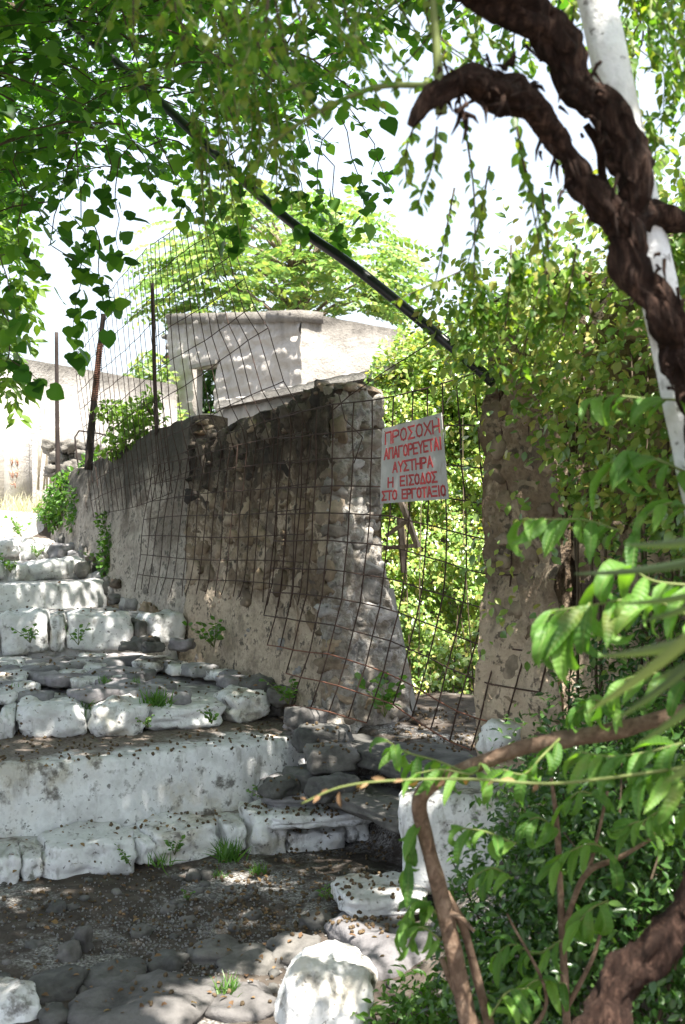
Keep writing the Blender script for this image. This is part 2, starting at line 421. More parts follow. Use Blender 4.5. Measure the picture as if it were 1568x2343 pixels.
def tpl_lance(curl=.9, w=.15, twist=.2, wave=.02, segs=8):
    v = []; f = []
    y = z = 0.
    for i in range(segs + 1):
        t = i / segs
        a = -curl * t * t * 1.1
        if i: y += math.cos(a) / segs; z += math.sin(a) / segs
        ww = w * (math.sin(math.pi * min(1, t * .96 + .03)) ** .8) * (1.12 - .35 * t)
        tw = twist * t; ny, nz = -math.sin(a), math.cos(a)
        up = ww * .75
        for s in (-1, 0, 1):
            x = s * ww * math.cos(tw)
            h = abs(s) * up + s * ww * math.sin(tw) + (wave * math.sin(i * 2.1 + s) if s else 0)
            v.append((x, y + ny * h, z + nz * h))
    for i in range(segs):
        for k in (0, 1):
            a = i * 3 + k
            f += [(a, a + 1, a + 4), (a, a + 4, a + 3)]
    return np.array(v, float), np.array(f)

def frames(tip, nrm):
    y = tip / (np.linalg.norm(tip, axis=1, keepdims=True) + 1e-9)
    z = nrm - y * np.sum(y * nrm, axis=1, keepdims=True)
    ln = np.linalg.norm(z, axis=1, keepdims=True)
    bad = (ln < 1e-3)[:, 0]
    if bad.any():
        z[bad] = np.cross(y[bad], np.array([[.3, .8, .5]])); ln = np.linalg.norm(z, axis=1, keepdims=True)
    z = z / ln
    x = np.cross(y, z)
    return np.stack([x, y, z], axis=2)

def scatter_mesh(name, tpl, pos, tip, nrm, scale, mat):
    tv, tf = tpl
    Rm = frames(tip, nrm)
    v = np.einsum('nij,kj->nki', Rm, tv) * scale[:, None, None] + pos[:, None, :]
    n, k = v.shape[:2]
    f = (tf[None] + (np.arange(n) * k)[:, None, None]).reshape(-1, tf.shape[1])
    return mesh(name, v.reshape(-1, 3), f, mat)

def leaf_matrix(pos, tip, nrm, s):
    Rm = frames(np.array([tip], float), np.array([nrm], float))[0]
    m = Matrix([list(r) for r in Rm]).to_4x4()
    return Matrix.Translation(Vector(pos)) @ m @ Matrix.Scale(s, 4)

def rnd(n, k=3): return RNG.normal(size=(n, k))

def shoot_leaves(pts, n, size, spread=.9, droop=.6, petiole=.35, t0=.0):
    """leaves set alternately along a polyline; returns arrays"""
    pts = np.array([tuple(p) for p in pts]); L = len(pts) - 1
    pos = []; tip = []; nrm = []; sc = []
    for i in range(n):
        t = (t0 + (1 - t0) * (i + RNG.random()) / n) * L
        k = min(int(t), L - 1); fr = t - k
        p = pts[k] * (1 - fr) + pts[k + 1] * fr
        d = pts[k + 1] - pts[k]; d = d / (np.linalg.norm(d) + 1e-9)
        side = np.cross(d, [0, 0, 1.]); ns = np.linalg.norm(side)
        side = side / ns if ns > .1 else RNG.normal(size=3)
        s = 1 if i % 2 else -1
        v = d * .55 + side * s * spread + RNG.normal(size=3) * .35; v[2] -= droop
        v /= np.linalg.norm(v)
        z = size * (.6 + .55 * RNG.random())
        pos.append(p + v * z * petiole * .6); tip.append(v)
        nn = np.array([0, -.35, 1.]) + RNG.normal(size=3) * .5
        nrm.append(nn); sc.append(z)
    return np.array(pos), np.array(tip), np.array(nrm), np.array(sc)

class Leaves:
    def __init__(s): s.a = [[], [], [], []]
    def add(s, pos, tip, nrm, sc):
        for l, x in zip(s.a, (pos, tip, nrm, sc)): l.append(np.asarray(x, float))
    def cat(s): return [np.concatenate(x) for x in s.a]
    def build(s, name, tpl, mat, parent, stuff=True):
        o = obj(name, scatter_mesh(name, tpl, *s.cat(), mat), parent)
        if stuff: o['kind'] = 'stuff'
        return o

# ------------------------------------------------------------------ stones
def stone_data(h, n=5, k=3.2, rough=.12, seed=0, freq=2.2):
    """rounded, uneven block with half sizes h"""
    vid = {}; v = []; f = []
    def vert(i, j, l):
        key = (i, j, l)
        if key not in vid:
            p = Vector((2 * i / n - 1, 2 * j / n - 1, 2 * l / n - 1))
            nk = (abs(p.x) ** k + abs(p.y) ** k + abs(p.z) ** k) ** (1 / k)
            p = p / nk * max(abs(p.x), abs(p.y), abs(p.z))
            q = Vector((p.x * h[0], p.y * h[1], p.z * h[2]))
            av = (h[0] * h[1] * h[2]) ** (1 / 3)
            d = fbm(p.x * freq * .5 + seed * 3.1, p.y * freq * .5 + seed * 1.7, p.z * freq * .5 - seed, 4) * rough * av * 2.2
            d += fbm(q.x * 22 + seed, q.y * 22, q.z * 22 + seed, 3) * min(.009, av * .12)
            sk = noise.noise(Vector((seed, p.z * .4, 3.3))) * .18
            q += p.normalized() * d; q.x += sk * p.z * h[0]
            vid[key] = len(v); v.append(q)
        return vid[key]
    for a in range(n):
        for b in range(n):
            for s in (0, n):
                q1 = [vert(s, a, b), vert(s, a + 1, b), vert(s, a + 1, b + 1), vert(s, a, b + 1)]
                q2 = [vert(a, s, b), vert(a, s, b + 1), vert(a + 1, s, b + 1), vert(a + 1, s, b)]
                q3 = [vert(a, b, s), vert(a + 1, b, s), vert(a + 1, b + 1, s), vert(a, b + 1, s)]
                for q in (q1, q2, q3): f.append(tuple(q if s else q[::-1]))
    return v, f

def stone(name, center, half, ang, mat, parent=None, n=6, k=3.2, rough=.12, seed=None, tilt=(0, 0)):
    seed = random.random() * 50 if seed is None else seed
    v, f = stone_data(half, n, k, rough, seed)
    me = mesh(name, v, f, mat)
    m = Matrix.Translation(Vector(center)) @ Matrix.Rotation(ang, 4, 'Z') @ Matrix.Rotation(tilt[0], 4, 'X') @ Matrix.Rotation(tilt[1], 4, 'Y')
    return placed(name, me, parent, m)

# ------------------------------------------------------------------ lay of the land
UP = Vector((-.41, .911)).normalized()         # up the stairs
SD = Vector((UP.y, -UP.x))                     # along a step, to the right
WD = Vector((-.522, .853)).normalized()        # along the street wall, away from the viewer
WN = Vector((WD.y, -WD.x))                     # into the garden
WC = Vector((-.045, 6.45))                     # near corner of the street wall
GZ = [(4.5, 0), (5.45, .0), (5.85, .06), (6.4, .33), (7.7, .56), (8.9, .78), (9.3, .93), (10.2, 1.06), (12.3, 1.28), (12.7, 1.55), (20, 1.65), (60, 2.2)]
WPTS = [WC, WC + WD * 3.1, Vector((-2.3, 10.3)), Vector((-2.75, 11.6)), Vector((-3.1, 14.0))]

def wall_x(y):
    if y < WPTS[0].y: return WC.x + (y - WC.y) * WD.x / WD.y
    return interp(y, [(p.y, p.x) for p in WPTS] + [(80, -3.2)])

def ground_z(x, y):
    g = x * UP.x + y * UP.y
    st = interp(g, GZ)
    t = -((x - WC.x) * WD.x + (y - WC.y) * WD.y)           # towards the viewer past the corner
    q = (x - wall_x(y)) * .853                              # distance into the garden side
    gard = .45 + 1.95 * sm(9.6, 14.5, y) + .02 * max(0, y - 14)
    if t <= .02: w = sm(.02, .3, q)
    else: w = sm(-.2 - 1.1 * sm(1.1, 2.4, t), .15, q) if t < 3 else sm(-1.3, .15, q) * (1 - sm(3, 6, t))
    z = st * (1 - w) + gard * w
    return z + .035 * fbm(x * 1.1, y * 1.1, 0, 4) * (1 if y < 30 else 3) + .012 * fbm(x * 6, y * 6, 2, 3)

def axis(parts):
    out = []
    for a, b, n in parts: out += list(np.linspace(a, b, n, endpoint=False))
    return out + [parts[-1][1]]
gx = axis([(-600, -60, 8), (-60, -8, 14), (-8, -3, 20), (-3, 2.2, 130), (2.2, 8, 24), (8, 60, 14), (60, 600, 8)])
gy = axis([(-600, -40, 8), (-40, -2, 12), (-2, 3, 20), (3, 7, 110), (7, 14, 90), (14, 60, 40), (60, 900, 10)])
gv = [(x, y, ground_z(x, y)) for y in gy for x in gx]
nx = len(gx)
gf = [(j * nx + i, j * nx + i + 1, (j + 1) * nx + i + 1, (j + 1) * nx + i) for j in range(len(gy) - 1) for i in range(nx - 1)]
ground = setp(obj('ground', mesh('ground', gv, gf, M['soil'])), 'dark trodden earth with grey grit and embedded stones at the foot of the steps', kind='structure')

# ------------------------------------------------------------------ the steps
def line_pts(ctrl):
    return [Vector(((px - 784) / F * d, d)) for px, d in ctrl]

def on_line(pl, px):
    """where the sight line of picture column px meets the polyline in plan"""
    r = (px - 784) / F
    best = None
    for i in range(len(pl) - 1):
        a, b = pl[i], pl[i + 1]; e = b - a
        den = e.x - r * e.y
        if abs(den) < 1e-9: continue
        s = (r * a.y - a.x) / den
        if (s >= 0 or i == 0) and (s <= 1 or i == len(pl) - 2): return a + e * s
    return pl[-1]

def make_step(ctrl, zb, zt, back, zback, mat, setback=0, drop=0, label='', rough=1., ext=1.3):
    pl = line_pts(ctrl)
    pl = [pl[0] - SD * ext] + pl
    # resample
    seg = [0]
    for i in range(len(pl) - 1): seg.append(seg[-1] + (pl[i + 1] - pl[i]).length)
    n = int(seg[-1] / .035)
    front = []
    for i in range(n + 1):
        s = seg[-1] * i / n
        k = max(j for j in range(len(seg)) if seg[j] <= s + 1e-6); k = min(k, len(pl) - 2)
        front.append((pl[k].lerp(pl[k + 1], (s - seg[k]) / (seg[k + 1] - seg[k])), seg[-1] - s))
    prof = []                                           # (back, z fraction 0..1, tread metres)
    for j in range(9): prof.append((0, j / 9 * .9, -.2 * (1 - j / 9)))
    for a in (15, 40, 65, 88): prof.append((.035 * (1 - math.cos(R(a))), .9 + .1 * math.sin(R(a)), 0.0))
    nb = max(4, int(back / .05))
    for j in range(1, nb + 1): prof.append((.035 + (back - .035) * j / nb, 1.0, back * j / nb))
    v = []; ed = []
    for p, end in front:
        wob = .03 * fbm(p.x * 2.2, p.y * 2.2, zt * 7, 3) * rough
        for bk, zf, e in prof:
            q = p + UP * (bk + setback + wob)
            z = (zb - .06) + (zt - drop - zb + .06) * zf + (zback - zt) * max(0, e) / back
            nz = fbm(q.x * 3, q.y * 3, zt * 5, 4); nh = fbm(q.x * 14, q.y * 14, z * 14, 3)
            if e > 0 or zf > .85: z += (.016 * nz + .006 * nh) * rough
            if zf < .97:
                off = (.014 * fbm(q.x * 5, q.y * 5, z * 7, 4) + .004 * nh) * rough - .02 * (1 - zf)
                q = q + UP * off
            z = z - (z - zb + .2) * (1 - sm(-.02, .09, end - .015 + .04 * nz))
            v.append((q.x, q.y, z)); ed.append(max(0, e))
    m = len(prof); f = []
    for i in range(len(front) - 1):
        for j in range(m - 1):
            f.append((i * m + j, (i + 1) * m + j, (i + 1) * m + j + 1, i * m + j + 1))
    me = mesh('stone_step', v, f, mat)
    a = me.attributes.new('edge', 'FLOAT', 'POINT'); a.data.foreach_set('value', np.array(ed, dtype=np.float32))
    o = setp(obj('stone_step', me), label, kind='structure')
    return o, pl

def step_stones(step, pl, items, mat=None, deep=.3, k=4.0, n=13, rough=.13, push=.0, fl=1.0, shift=.1):
    for it in items:
        x0, x1, yt, yb = it[:4]; mm = it[4] if len(it) > 4 else mat
        a, b = on_line(pl, x0), on_line(pl, x1); c = (a + b) / 2
        zt = EYE - (yt - 1171) / F * (c.y + deep * shift); zb = EYE - (yb - 1171) / F * c.y
        w = (b - a).length / 2 * .96; dp = deep * (.85 + .3 * random.random()) / 2
        dirv = (b - a).normalized(); nb = Vector((-dirv.y, dirv.x))
        cc = c + nb * (dp - .03 - push + random.uniform(-.012, .012))
        stone('stone', (cc.x, cc.y, (zt + zb) / 2 - .01), (w, dp, (zt - zb) / 2 + .012), math.atan2(dirv.y, dirv.x), mm, step, n, k, rough, tilt=(random.uniform(-.05, .05), random.uniform(-.03, .03)))

W, WDm = M['wash'], M['washd']
S1c = [(0, 5.23), (320, 5.45), (520, 5.68), (650, 5.78), (835, 5.93)]
s1, l1 = make_step(S1c, 0, .15, .75, .155, M['tread'], .15, .04, 'lowest step, a dirt tread behind a row of whitewashed stones')
step_stones(s1, l1, [(-330, -170, 1935, 2040), (-165, -15, 1925, 2035), (-12, 48, 1950, 2022, WDm), (50, 96, 1948, 2015, WDm), (98, 312, 1918, 2003), (316, 352, 1916, 1962), (356, 512, 1888, 1968), (515, 566, 1880, 1945, WDm), (568, 660, 1855, 1952), (664, 790, 1892, 1948), (792, 842, 1855, 1915, WDm)], W, .3, 8)
S2c = [(0, 5.56), (300, 5.75), (400, 5.89), (560, 6.13), (650, 6.28), (745, 6.45)]
s2, l2 = make_step(S2c, .14, .44, .9, .45, M['tread'], 0, 0, 'tall continuous whitewashed riser streaked with grey flaking patches', 1.1)
S3c = [(0, 6.2), (200, 6.25), (350, 6.35), (520, 6.6), (640, 6.78)]
s3, l3 = make_step(S3c, .43, .62, 1.75, .72, M['tread2'], .17, .06, 'deep cobbled landing edged with rounded white boulders')
step_stones(s3, l3, [(-330, -160, 1600, 1700), (-150, -5, 1598, 1695), (-3, 32, 1603, 1688), (36, 198, 1592, 1682), (210, 346, 1592, 1677), (350, 524, 1596, 1655), (526, 622, 1572, 1640), (620, 652, 1590, 1630, M['greystone'])], W, .36, 4.6, 14, .13, shift=.75)
S4c = [(0, 7.6), (120, 7.66), (310, 7.78), (430, 7.95)]
s4, l4 = make_step(S4c, .70, .92, 1.25, .93, M['tread2'], .1, .03, 'step of squared white blocks with a round stone at the wall end')
step_stones(s4, l4, [(-300, -120, 1405, 1490), (-115, -4, 1402, 1490), (-2, 112, 1400, 1487), (114, 150, 1406, 1482, WDm), (152, 306, 1404, 1478), (312, 338, 1420, 1468, M['greystone']), (340, 426, 1402, 1466, WDm)], W, .34, 8, 13, .09)
S5c = [(0, 8.65), (170, 8.9), (262, 9.2)]
s5, l5 = make_step(S5c, .91, 1.085, .8, 1.09, M['tread2'], 0, 0, 'smooth white riser ending at a dark hole by the wall', .9)
S6c = [(0, 9.0), (60, 9.15), (212, 9.5)]
s6, l6 = make_step(S6c, 1.07, 1.215, 1.2, 1.22, M['tread2'], .04, .02, 'white step with a small round white stone on its right end')
step_stones(s6, l6, [(-260, -70, 1283, 1330), (-60, 18, 1284, 1328), (20, 64, 1288, 1328), (66, 208, 1280, 1322)], W, .3, 4.5, 11, .09)
S7c = [(0, 9.9), (100, 10.1), (160, 10.4)]
s7, l7 = make_step(S7c, 1.21, 1.36, 2.3, 1.4, M['tread2'], .05, .03, 'row of three rounded white stones below the leafy weeds')
step_stones(s7, l7, [(-260, -110, 1238, 1278), (-105, -2, 1236, 1277), (0, 48, 1236, 1272), (50, 104, 1232, 1279), (105, 142, 1233, 1268, WDm)], W, .3, 3.4, 11, .12)
S8c = [(0, 11.9), (60, 12.15), (112, 12.5)]
s8, l8 = make_step(S8c, 1.37, 1.595, 2.5, 1.62, M['wash'], 0, 0, 'topmost white step curving up to the sunlit lane', 1.6)

# cobbles sunk in the deep landing
for i in range(70):
    px = random.uniform(-60, 560); py = random.uniform(1495, 1592)
    fr = (1592 - py) / 97
    d = 6.45 + fr * 1.15 + (px - 200) / 500 * .25
    c = P(px, py, d)
    g = (c.x * UP.x + c.y * UP.y); z = .63 + (g - 6.4) * .062
    if px > 330 and random.random() < .5: continue
    r = random.uniform(.05, .115)
    stone('cobble', (c.x, c.y, z - .022 + random.uniform(-.006, .008)), (r * random.uniform(1, 1.5), r * random.uniform(.8, 1.1), .035), random.uniform(0, 3), M['cobble'] if random.random() < .75 else WDm, s3, 7, 4.6, .08)
# rubble between step ends and the wall
for (px, py, d, r) in [(330, 1472, 7.5, .07), (300, 1478, 7.45, .05), (415, 1474, 7.5, .06), (352, 1480, 7.4, .05), (600, 1568, 6.95, .09), (650, 1590, 6.75, .08), (700, 1640, 6.35, .08),
                       (740, 1690, 6.15, .11), (690, 1650, 6.4, .07), (760, 1735, 5.95, .1), (700, 1780, 6.0, .08), (640, 1800, 5.9, .07), (760, 1800, 5.75, .09),
                       (150, 1262, 10.1, .1), (170, 1235, 10.6, .1), (190, 1275, 9.8, .09), (245, 1345, 9.2, .09), (215, 1300, 9.5, .08), (232, 1322, 9.35, .08), (270, 1370, 9.0, .06)]:
    c = P(px, py, d)
    stone('stone', (c.x, c.y, max(c.z, ground_z(c.x, c.y))), (r * 1.3, r, r * .62), random.uniform(0, 3), M['cobble'] if random.random() < .25 else M['greystone'], ground, 9, 4.2, .15)
setp(stone('round_stone', P(190, 1303, 9.33), (.065, .06, .065), .3, M['white'], None, 8, 2.1, .05), 'small smooth white ball-like stone at the end of a white step', 'stone')

# slabs in front of the lowest step on the right
sb = setp(stone('stone_slab', P(725, 1795, 6.05) + Vector((.05, .1, -.03)), (.36, .2, .05), .35, M['cobble'], None, 12, 5, .1), 'flat worn slab at the right end of the tall white riser', 'slab')
sb = setp(stone('stone_slab', P(735, 1858, 5.8) + Vector((0, .05, -.02)), (.27, .14, .035), .3, WDm, None, 12, 5, .1), 'dirty white slab littered with fruit just above the lowest row of stones', 'slab')
sill = setp(stone('stone_slab', Vector((.33, 5.93, .4)), (.6, .22, .045), math.atan2(-.853, .522), M['greystone'], None, 14, 6, .06), 'dark worn threshold slab lying across the gateway', 'slab')
setp(stone('stone_slab', Vector((.16, 5.66, .24)), (.42, .16, .04), math.atan2(-.853, .522), M['greystone'], None, 12, 5, .1), 'grey slab forming a low step up to the gateway', 'slab')
setp(stone('stone_slab', Vector((.7, 6.9, .46)), (.4, .36, .04), .2, M['soil'], None, 8, 4, .1), 'paving slab strewn with fruit just inside the gateway', 'slab')

# ------------------------------------------------------------------ street wall
def wall_grid(fp, ztop, zbot, thick, res=.05, amp=.02, batter=.06, endcap=True, seed=0, ends=(True, True)):
    """fp(t)->plan point of the front face, t metres; returns verts/faces/attrs of front, top, back and end faces"""
    v = []; f = []; up = []; dn = []
    T, nt_ = fp['T'], max(2, int(fp['T'] / res))
    H = 56
    rows = []
    for i in range(nt_ + 1):
        t = T * i / nt_
        p, nrm = fp['f'](t)
        zt = ztop(t) + .025 * fbm(t * 4, seed, 0, 4); zb = zbot(t) - .12
        th = thick
        prof = []
        for j in range(H + 1):
            fr = j / H; prof.append((0 - batter * (1 - fr) ** 2, zb + (zt - zb) * fr))
        for j in range(1, 6): prof.append((th * j / 6, zt + .018 * math.sin(math.pi * j / 6)))
        for j in range(7): prof.append((th, zt + (zb - zt) * j / 6))
        rows.append(len(prof))
        for k, (o, z) in enumerate(prof):
            a = amp * fbm(p.x * 3.5 + seed, p.y * 3.5, z * 3.5, 4) + amp * .6 * fbm(p.x * 12, p.y * 12 + seed, z * 12, 4)
            edge = .025 * sm(.1, 0, abs(zt - z)) if k <= H else 0
            q = p + nrm * (o - a + edge)
            v.append((q.x, q.y, z)); up.append(z - zbot(t)); dn.append(max(0, ztop(t) - z) if k <= H else .6)
    m = rows[0]
    for i in range(nt_):
        for j in range(m - 1): f.append((i * m + j, i * m + j + 1, (i + 1) * m + j + 1, (i + 1) * m + j))
    for e, i in ((ends[0], 0), (ends[1], nt_)):
        if e: f.append(tuple(i * m + j for j in (range(m) if i == 0 else range(m - 1, -1, -1))))
    return v, f, up, dn

def wall_obj(name, data, mat, parent=None):
    v, f, up, dn = data
    me = mesh(name, v, f, mat)
    for nm, arr in (('up', up), ('down', dn)):
        a = me.attributes.new(nm, 'FLOAT', 'POINT'); a.data.foreach_set('value', np.array(arr, dtype=np.float32))
    return obj(name, me, parent)

SW_TOP = [(0, 2.25), (.05, 2.29), (.3, 2.28), (.605, 2.205), (1.166, 2.16), (1.9, 2.04)]
def wall_base(t): p = WC + WD * t; return interp(p.x * UP.x + p.y * UP.y, [(a, b + .02) for a, b in GZ])
sw = thing('stone_wall', 'rubble stone wall with black lichen on top and a pale broken end beside the gateway', 'wall', (WC.x, WC.y, .45))
fp = {'T': 1.81, 'f': lambda t: (WC + WD * (t + .035), WN)}
wall_obj('mortar', wall_grid(fp, lambda t: interp(t, SW_TOP), lambda t: wall_base(t), .33, .04, .022, .1, seed=3), M['wall'], sw)
# end face, flaring out at its foot
def end_face():
    v = []; f = []; up = []; dn = []; nu, nz = 40, 170
    cols = [(0, -.05), (0, -.025)] + [(i / nu, 0) for i in range(nu + 1)] + [(1, -.04), (1, -.09), (1, -.16)]
    for u, ex in cols:
        for j in range(nz + 1):
            fr = j / nz; z = .33 + (2.275 - .33) * fr
            wdt = .34 + .2 * sm(1.45, .6, z) + .02 * fbm(z * 5, 1.1, 0, 3)
            rnd_ = .03 * (abs(u - .5) * 2) ** 6
            vd = noise.voronoi(Vector((u * 3.4 + .5 * noise.noise(Vector((u * 4, z * 5, 1))), z * 7.5 + .5 * noise.noise(Vector((u * 4, z * 5, 7))), .3)))[0]
            o = -.012 + .022 * min(1, (vd[1] - vd[0]) * 3.2) + .03 * fbm(u * 2, z * 3, 5, 4) + .022 * fbm(u * 7, z * 13, 5, 5) - rnd_ + .05 * sm(1.2, .5, z) + ex
            if z > 2.2: o -= .04 * sm(2.2, 2.275, z)
            e = .003 + .006 * fbm(ex * 20, z * 9, 3, 3)
            q = WC + WN * (u * wdt + .004 - .09 * (1 - fr) ** 2 + (e if u > .5 else -e) * (1 if ex else 0)) - WD * o
            v.append((q.x, q.y, z)); up.append(1.2); dn.append(2.45 - z)
    m = nz + 1
    for i in range(len(cols) - 1):
        for j in range(nz): f.append((i * m + j, (i + 1) * m + j, (i + 1) * m + j + 1, i * m + j + 1))
    return v, f, up, dn
wall_obj('end_face', end_face(), M['endwall'], sw)

def ico_stones(k):
    out = []
    for s in range(k):
        v, f = stone_data((1, .5, .8), 4, 3.4, .28, s * 7.7 + 1, 3.2)
        out.append((v, f))
    return out
ST = [mesh('stone', v, f, M['rubble']) for v, f in ico_stones(11)]
STB = [mesh('stone', v, f, M['blackstone']) for v, f in ico_stones(7)]
STP = [mesh('stone', v, f, M['palestone']) for v, f in ico_stones(9)]
SANG = math.atan2(-WD.y, -WD.x)
def put_stone(meshes, parent, p, z, w, h, dep, ang, name='stone', rz=0.0):
    m = Matrix.Translation((p.x, p.y, z)) @ Matrix.Rotation(ang, 4, 'Z') @ Matrix.Rotation(rz, 4, 'Y') @ Matrix.Diagonal((w, dep, h, 1))
    return placed(name, random.choice(meshes), parent, m)

taken = []
def try_place(t, z, r):
    for a, b, c in taken:
        if abs(a - t) < (r + c) * .93 and abs(b - z) < (r + c) * .72: return False
    taken.append((t, z, r)); return True
cnt = 0
for k in range(6000):
    t = random.uniform(.05, 1.83); r = random.choice([.1, .085, .075] if k < 1500 else [.03, .04, .05, .06])
    zt = interp(t, SW_TOP); zb = wall_base(t)
    lo = 1.12 + .1 * math.sin(t * 4) - .25 * sm(.6, 0, t)
    z = random.uniform(lo, zt - .05)
    if not try_place(t, z, r): continue
    fr_ = (z - zb) / (zt - zb)
    p = WC + WD * t - WN * (.1 * (1 - fr_) ** 2 - .036)
    put_stone(STB if z > zt - .42 + .25 * fbm(t * 3, 1, 1, 2) and random.random() < .85 else ST, sw, p, z, r * random.uniform(.9, 1.25), r * random.uniform(.75, 1.1), .082 + random.uniform(-.012, .012), SANG, rz=random.uniform(-.5, .5)); cnt += 1
    if cnt > 130: break
for k in range(15):                                      # a few stones showing through the low render
    t = random.uniform(.1, 1.7); z = wall_base(t) + random.uniform(.12, .55); r = random.uniform(.04, .08)
    if try_place(t, z, r): put_stone(STP, sw, WC + WD * t - WN * .03, z, r, r * .75, .05, SANG)
taken.clear()
for k in range(2500):                                     # broken rubble of the end face, limewashed higher up
    z = random.uniform(.5, 2.2); wd_ = .34 + .2 * sm(1.45, .6, z); u = random.uniform(.07, wd_ - .07); r = random.choice([.1, .085, .07] if k < 500 else [.05, .06])
    ok = True
    for a, b_, c_ in taken:
        if abs(a - u) < (r + c_) * .86 and abs(b_ - z) < (r + c_) * .6: ok = False; break
    if not ok: continue
    taken.append((u, z, r)); fr_ = (z - .33) / 1.94
    p = WC + WN * (u - .012 - .09 * (1 - fr_) ** 2) - WD * (.012 + .05 * sm(1.2, .5, z) - .064)
    put_stone(STP if z > .95 or random.random() < .6 else ST, sw, p, z, r * random.uniform(.9, 1.2), r * random.uniform(.6, .85), .105, math.atan2(WN.y, WN.x), rz=random.uniform(-.35, .35))
for k in range(20):                                       # capping stones along the top
    t = .06 + k * .092
    p = WC + WD * t + WN * random.uniform(.04, .12)
    put_stone(STB if k > 3 else ST, sw, p, interp(t, SW_TOP) - .02, .055, .035, .09, SANG, 'capstone')

# rendered wall further up the street
rw = thing('rendered_wall', 'cracked grey rendered wall running uphill below the wire fence posts', 'wall', (-1.03, 8.05, .6))
def rw_f(t):
    L = 3.1 - 1.84
    if t < L: return WC + WD * (1.84 + t), WN
    a, b, c = WPTS[1], WPTS[2], WPTS[3]
    l2_ = (b - a).length
    if t < L + l2_: e = (b - a).normalized(); return a + e * (t - L), Vector((e.y, -e.x))
    e = (c - b).normalized(); return b + e * (t - L - l2_), Vector((e.y, -e.x))
RW_TOP = [(0, 2.23), (.08, 2.225), (.7, 2.17), (1.6, 2.04), (2.9, 1.93), (4.1, 1.86)]
wall_obj('render_coat', wall_grid({'T': 4.0, 'f': rw_f}, lambda t: interp(t, RW_TOP), lambda t: (lambda p: interp(p.x * UP.x + p.y * UP.y, GZ))(rw_f(t)[0]), .28, .05, .022, .09, seed=9), M['render'], rw)
for k in range(26):                                       # rubble laid bare at the foot and at the broken end
    t = random.uniform(0, 2.4); p, n_ = rw_f(t); zb = interp(p.x * UP.x + p.y * UP.y, GZ)
    put_stone(STP if k % 3 else ST, rw, p - n_ * .06, zb + random.uniform(.02, .3), random.uniform(.05, .1), random.uniform(.035, .07), .05, SANG)
for k in range(6):
    p, n_ = rw_f(-.015); put_stone(ST, rw, p + n_ * random.uniform(.05, .22), 2.02 + .035 * k, .05, .022, .06, SANG)

# low rendered block just behind the stone wall
b = MB(); c = P(508, 980, 8.7)
m4 = Matrix.Translation((c.x, c.y, 0)) @ Matrix.Rotation(SANG, 4, 'Z')
b.box((-.32, -.2, .5), (.5, .25, 2.16), m4)
setp(b.build('low_wall', M['stucco'], None, False), 'low smooth grey wall top showing just behind the stone wall', 'wall')

# ------------------------------------------------------------------ gate pillar and right garden wall
PC = Vector((.6, 5.2)); PD = -WD
pil = thing('gate_pillar', 'brown stone gate pillar right of the gateway behind the wire mesh', 'pillar', (PC.x, PC.y, .5))
wall_obj('mortar', wall_grid({'T': .5, 'f': lambda t: (PC + PD * t + WN * 0, WN)}, lambda t: 2.47 + .1 * math.sin(t * 5), lambda t: .5, .42, .03, .045, .03, seed=21), M['pillar'], pil)
taken.clear()
for k in range(900):
    t = random.uniform(.04, .46); z = random.uniform(.55, 2.4); r = random.choice([.04, .055, .07, .09])
    if try_place(t, z, r):
        put_stone(ST, pil, PC + PD * t + WN * .02, z, r, r * .8, .045, math.atan2(PD.y, PD.x), rz=random.uniform(-.2, .2))
setp(stone('stone', P(1148, 1690, 5.0), (.09, .08, .075), .5, W, None, 7, 2.6, .15), 'white lump of stone at the foot of the gate pillar', 'stone')
gwl = thing('garden_wall', 'tall garden wall right of the pillar, overgrown and streaked with sun', 'wall', (.87, 4.8, .5))
wall_obj('mortar', wall_grid({'T': 3.6, 'f': lambda t: (PC + PD * (.515 + t) + WN * .07, WN)}, lambda t: 2.5 + .12 * math.sin(t * 2.2), lambda t: .45, .3, .07, .025, .05, seed=31), M['pillar'], gwl)
taken.clear()
for k in range(700):
    t = random.uniform(.55, 1.9); z = random.uniform(.55, 2.3); r = random.choice([.05, .065, .08])
    if try_place(t, z, r):
        put_stone(ST, gwl, PC + PD * t + WN * .075, z, r, r * .8, .05, math.atan2(PD.y, PD.x), rz=random.uniform(-.2, .2))

# ------------------------------------------------------------------ buildings on the hill
rb = thing('ruined_building', 'roofless grey stuccoed ruin with one small window opening under the bright tree', 'building', (-.53, 15.67, 2.0))
def facade(A, dirv, T, topz, z0, hole=None, amp=.035, res=.035, seed=0, flip=False):
    nrm = Vector((dirv.y, -dirv.x))
    if flip: nrm = -nrm
    n = int(T / res); zmax = max(topz(0), topz(T)); m = int((zmax - z0) / res)
    v = []; f = []; up = []; dn = []; idx = {}
    for i in range(n + 1):
        t = T * i / n
        for j in range(m + 1):
            z = z0 + (topz(t) - z0) * j / m
            ridge = .5 * noise.noise(Vector((t * 2.2, z * 9, seed))) + .6 * fbm(t * 3, z * 3, seed, 3) + .45 * abs(noise.noise(Vector((t * 7, z * 9, seed + 5))))
            q = A + dirv * t + nrm * amp * ridge
            v.append((q.x, q.y, z)); up.append(z - z0); dn.append(topz(t) - z)
    for i in range(n):
        for j in range(m):
            t = T * (i + .5) / n; z = z0 + (topz(t) - z0) * (j + .5) / m
            if hole and hole[0] < t < hole[1] and hole[2] < z < hole[3]: continue
            a = i * (m + 1) + j
            q = (a, a + m + 1, a + m + 2, a + 1)
            f.append(q)
    return v, f, up, dn
BA = Vector((-2.585, 18.0)); BD = Vector((.558, -.83)).normalized(); BN = Vector((BD.y, -BD.x)); BT = 3.73
BCn = BA + BD * BT; BD2 = Vector((-BN.x, -BN.y))
btop = lambda t: 4.52 - .47 * t / BT
